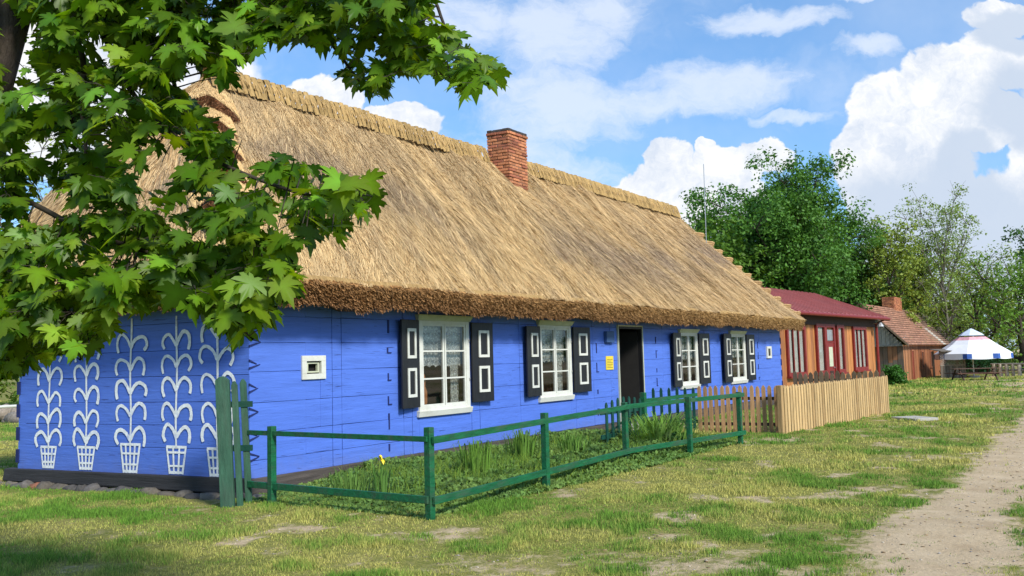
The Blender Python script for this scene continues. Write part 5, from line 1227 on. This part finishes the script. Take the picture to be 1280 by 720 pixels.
# ------------------------------------------------------------------ foreground maple
random.seed(5)
mb0 = V3(-3.9, 4.75, 0); mp = empty('maple_tree', mb0, 'near maple at left whose big lobed leaves hang in front of the cottage', 'tree')
tr = MB(); tpts = [mb0-Z*.2, V3(-3.62, 4.7, .6), V3(-3.30, 4.66, 1.3)]+[at_Y(px, py, 4.62) for px, py in ((-42, 240), (-14, 110), (14, 10), (36, -90), (70, -230))]
tr.tube(tpts, [.24, .19, .165, .115, .11, .105, .09, .06], 14); tr.build('trunk', M['bark'], mp, smooth=True)
def pl(pts): return [at_Y(px, py, Y) for px, py, Y in pts]
BR = [([(28, 22, 4.62), (50, 18, 4.5), (78, 28, 4.4), (98, 55, 4.3), (105, 90, 4.25), (103, 140, 4.2), (108, 200, 4.2), (104, 260, 4.2)], .020),
      ([(66, 24, 4.4), (76, 70, 4.4), (86, 110, 4.45), (92, 165, 4.5), (96, 220, 4.5)], .012),
      ([(98, 40, 4.4), (125, 38, 4.3), (150, 90, 4.2), (185, 140, 4.1), (240, 185, 4.0), (300, 215, 3.9), (370, 240, 3.85), (420, 248, 3.8), (450, 245, 3.8)], .013),
      ([(60, -120, 4.6), (150, -110, 4.4), (205, -10, 4.3), (210, 60, 4.2), (222, 120, 4.1), (250, 180, 4.1), (290, 260, 4.0)], .016),
      ([(60, -150, 4.6), (200, -140, 4.3), (330, -80, 4.1), (420, -10, 3.95), (470, 45, 3.9), (530, 85, 3.85), (590, 95, 3.8), (632, 92, 3.8)], .018),
      ([(330, -80, 4.1), (450, -60, 4.0), (530, -20, 3.9), (560, 40, 3.9), (600, 80, 3.9)], .010),
      ([(300, -95, 4.2), (360, -10, 4.2), (410, 50, 4.1), (455, 110, 4.0)], .010),
      ([(-40, 230, 4.6), (30, 250, 4.4), (110, 290, 4.2), (200, 320, 4.0), (280, 345, 3.9), (335, 350, 3.8)], .014),
      ([(-50, 300, 4.6), (0, 330, 4.3), (60, 370, 4.2), (110, 415, 4.1), (100, 450, 4.0)], .012),
      ([(200, 320, 4.0), (240, 360, 3.9), (290, 400, 3.8), (312, 420, 3.8)], .008),
      ([(-50, 380, 4.7), (-20, 420, 4.4), (10, 455, 4.3), (30, 470, 4.3)], .010),
      ([(60, -180, 4.7), (80, -300, 4.9), (200, -420, 4.7)], .03), ([(40, -100, 4.6), (-120, -200, 4.8), (-260, -260, 4.6)], .02),  # unseen limbs above the view, added for the shade they cast
      ([(0, 60, 4.62), (-100, 40, 4.9), (-200, 80, 5.0)], .015), ([(-30, 180, 4.6), (-120, 200, 4.5), (-220, 230, 4.4)], .015)]
nodes_ = []
for pts, r_ in BR:
    P_ = smooth_pts(pl(pts), 6); tb2 = MB(); n_ = len(P_); tb2.tube(P_, [r_*(1-.8*i/n_)+.0025 for i in range(n_)], 7, cap=False); tb2.build('branch', M['twig'], mp, smooth=True)
    nodes_ += P_
nodes_ = np.array(nodes_); npx = np.array([proj(q) for q in nodes_])
def inpoly(x, y, poly):
    c = False; j = len(poly)-1
    for i in range(len(poly)):
        if ((poly[i][1] > y) != (poly[j][1] > y)) and (x < (poly[j][0]-poly[i][0])*(y-poly[i][1])/(poly[j][1]-poly[i][1]+1e-9)+poly[i][0]): c = not c
        j = i
    return c
PT = [(-220, -220), (520, -220), (540, -30), (545, 10), (575, 50), (625, 82), (630, 100), (585, 125), (560, 108), (540, 90), (500, 92), (480, 125), (458, 130), (430, 95), (405, 62), (350, 48), (318, 72), (290, 108), (265, 100), (240, 74), (200, 100), (-220, 110)]
PL = [(-220, 90), (200, 90), (245, 135), (300, 172), (375, 195), (400, 214), (435, 218), (472, 222), (476, 260), (440, 292), (400, 296), (374, 310), (372, 350), (355, 388), (318, 420), (290, 425), (262, 405), (225, 378), (185, 382), (150, 400), (125, 428), (100, 452), (80, 440), (45, 455), (30, 470), (-10, 480), (-220, 490)]
HOLES = [(45, 118, 30, 24, .35), (122, 72, 20, 18, .7), (210, 195, 34, 30, .62), (130, 190, 18, 25, .5), (60, 185, 30, 18, .5), (262, 118, 22, 30, .6), (310, 215, 26, 44, .5), (290, 145, 30, 22, .7), (215, 250, 40, 25, .45), (468, 60, 16, 24, .8), (255, 310, 30, 22, .4), (120, 270, 25, 15, .45), (190, 225, 25, 15, .55), (345, 270, 26, 26, .35), (14, 60, 20, 70, .5), (60, 260, 26, 20, .5), (330, 130, 30, 30, .9)]
def okpt(x, y, soft=True):
    if not (inpoly(x, y, PT) or inpoly(x, y, PL)): return False
    for (hx_, hy_, rx, ry, pr) in HOLES:
        if ((x-hx_)/rx)**2+((y-hy_)/ry)**2 < 1 and random.random() < pr**.45: return False
    return True
# norway-maple leaf outline (x across, y along the midrib), petiole joint at 0,0
half = [(0, 0), (.10, -.10), (.26, -.12), (.20, .03), (.42, -.03), (.54, .08), (.42, .15), (.60, .27), (.68, .44), (.52, .40), (.46, .53), (.31, .42), (.21, .42), (.26, .62), (.22, .74), (.14, .72), (.08, .86), (0, 1.06)]
outl = half+[(-x, y) for x, y in reversed(half[1:-1])]
LO = np.array(outl); nl_ = len(LO); ctr_leaf = np.array([0, .28])
lv, lf_, lc = [], [], []; lofs = 0; pet = MB(); twg = MB()
def add_leaf(base, tip_dir, normal, size, colr):
    global lofs
    t = nrm(tip_dir); n_ = nrm(normal-t*np.dot(normal, t)); x_ = np.cross(t, n_)
    cup = random.uniform(-.05, .28); dr_ = random.uniform(.0, .35)
    pts = [base+(x_*p[0]*.95+t*p[1]-n_*(cup*abs(p[0])*.9+dr_*max(p[1]-.2, 0)**2))*size for p in LO]
    c0 = base+(t*ctr_leaf[1])*size
    lv.extend(pts); lv.append(c0)
    for i in range(nl_): lf_.append((lofs+i, lofs+(i+1) % nl_, lofs+nl_))
    lc.extend([tuple(np.array(colr)*V3(1.12, 1.0, .9)*(random.uniform(.82, 1.0)))]*nl_); lc.append(tuple(np.array(colr)*1.2)); lofs += nl_+1
def cluster(cp, n_l, dirout):
    # leaves in opposite pairs around a twig end
    for i in range(n_l):
        a = random.uniform(0, 2*math.pi); hd = V3(math.cos(a), math.sin(a), 0); pd = nrm(hd*.8+dirout*.3+Z*random.uniform(-.3, .4)); plen = random.uniform(.03, .10)
        s0_ = cp+pd*random.uniform(0, .02)+dirout*random.uniform(-.06, .02); e = s0_+pd*plen-Z*plen*.25
        size = random.choice((.065, .085, .10, .115, .14))*random.uniform(.9, 1.1); td = nrm(hd*random.uniform(.3, 1.)+Z*random.uniform(-1.25, -.05)); nm_ = nrm(Z*random.uniform(.2, 1.1)+hd*.5+V3(random.gauss(.1, .4), random.gauss(-.35, .4), 0))
        pc = e+td*size*.5; x, y = proj(pc)
        if -60 < x < 1280 and not okpt(x, y): continue
        k = random.random(); co = V3(.045, .125, .008)*(1-k)+V3(.15, .30, .014)*k
        if random.random() < .10: co = V3(.20, .40, .035)
        add_leaf(e, td, nm_, size, co*random.uniform(.75, 1.2)*V3(random.uniform(.85, 1.25), 1, 1)); pet.tube([s0_, (s0_+e)/2-Z*.004, e], [.0014, .0012, .001], 3, cap=False)
cnt = 0; tries = 0
while cnt < 1020 and tries < 18000:
    tries += 1; x = random.uniform(-200, 640); y = random.uniform(-200, 480)
    if x < -40 and random.random() < .55: continue
    if y < -40 and random.random() < .55: continue
    if not okpt(x, y): continue
    d2 = (npx[:, 0]-x)**2+(npx[:, 1]-y)**2; j = int(np.argmin(d2)); nd = nodes_[j]; dist = math.sqrt(d2[j])
    if dist > 110: continue
    Yd = nd[1]+random.uniform(-.42, .42); cp = at_Y(x, y, Yd); dv = cp-nd; dirout = nrm(dv+V3(.001, 0, 0))
    mid_ = nd+dv*.5+Z*.03*np.linalg.norm(dv); twg.tube([nd, mid_, cp], [.0038, .003, .0018], 4, cap=False)
    cluster(cp, random.randint(4, 7), dirout); cnt += 1
twg.build('twigs', M['twig'], mp); 
lvn = np.array(lv); lfn = np.array(lf_); np_mesh('crown', lvn, lfn, np.array(lc), M['leaf'], mp, smooth=False)
pet.build('leaf_stalks', M['twig'], mp)
print('leaves', len(lf_)//nl_, 'objects', len(bpy.data.objects))
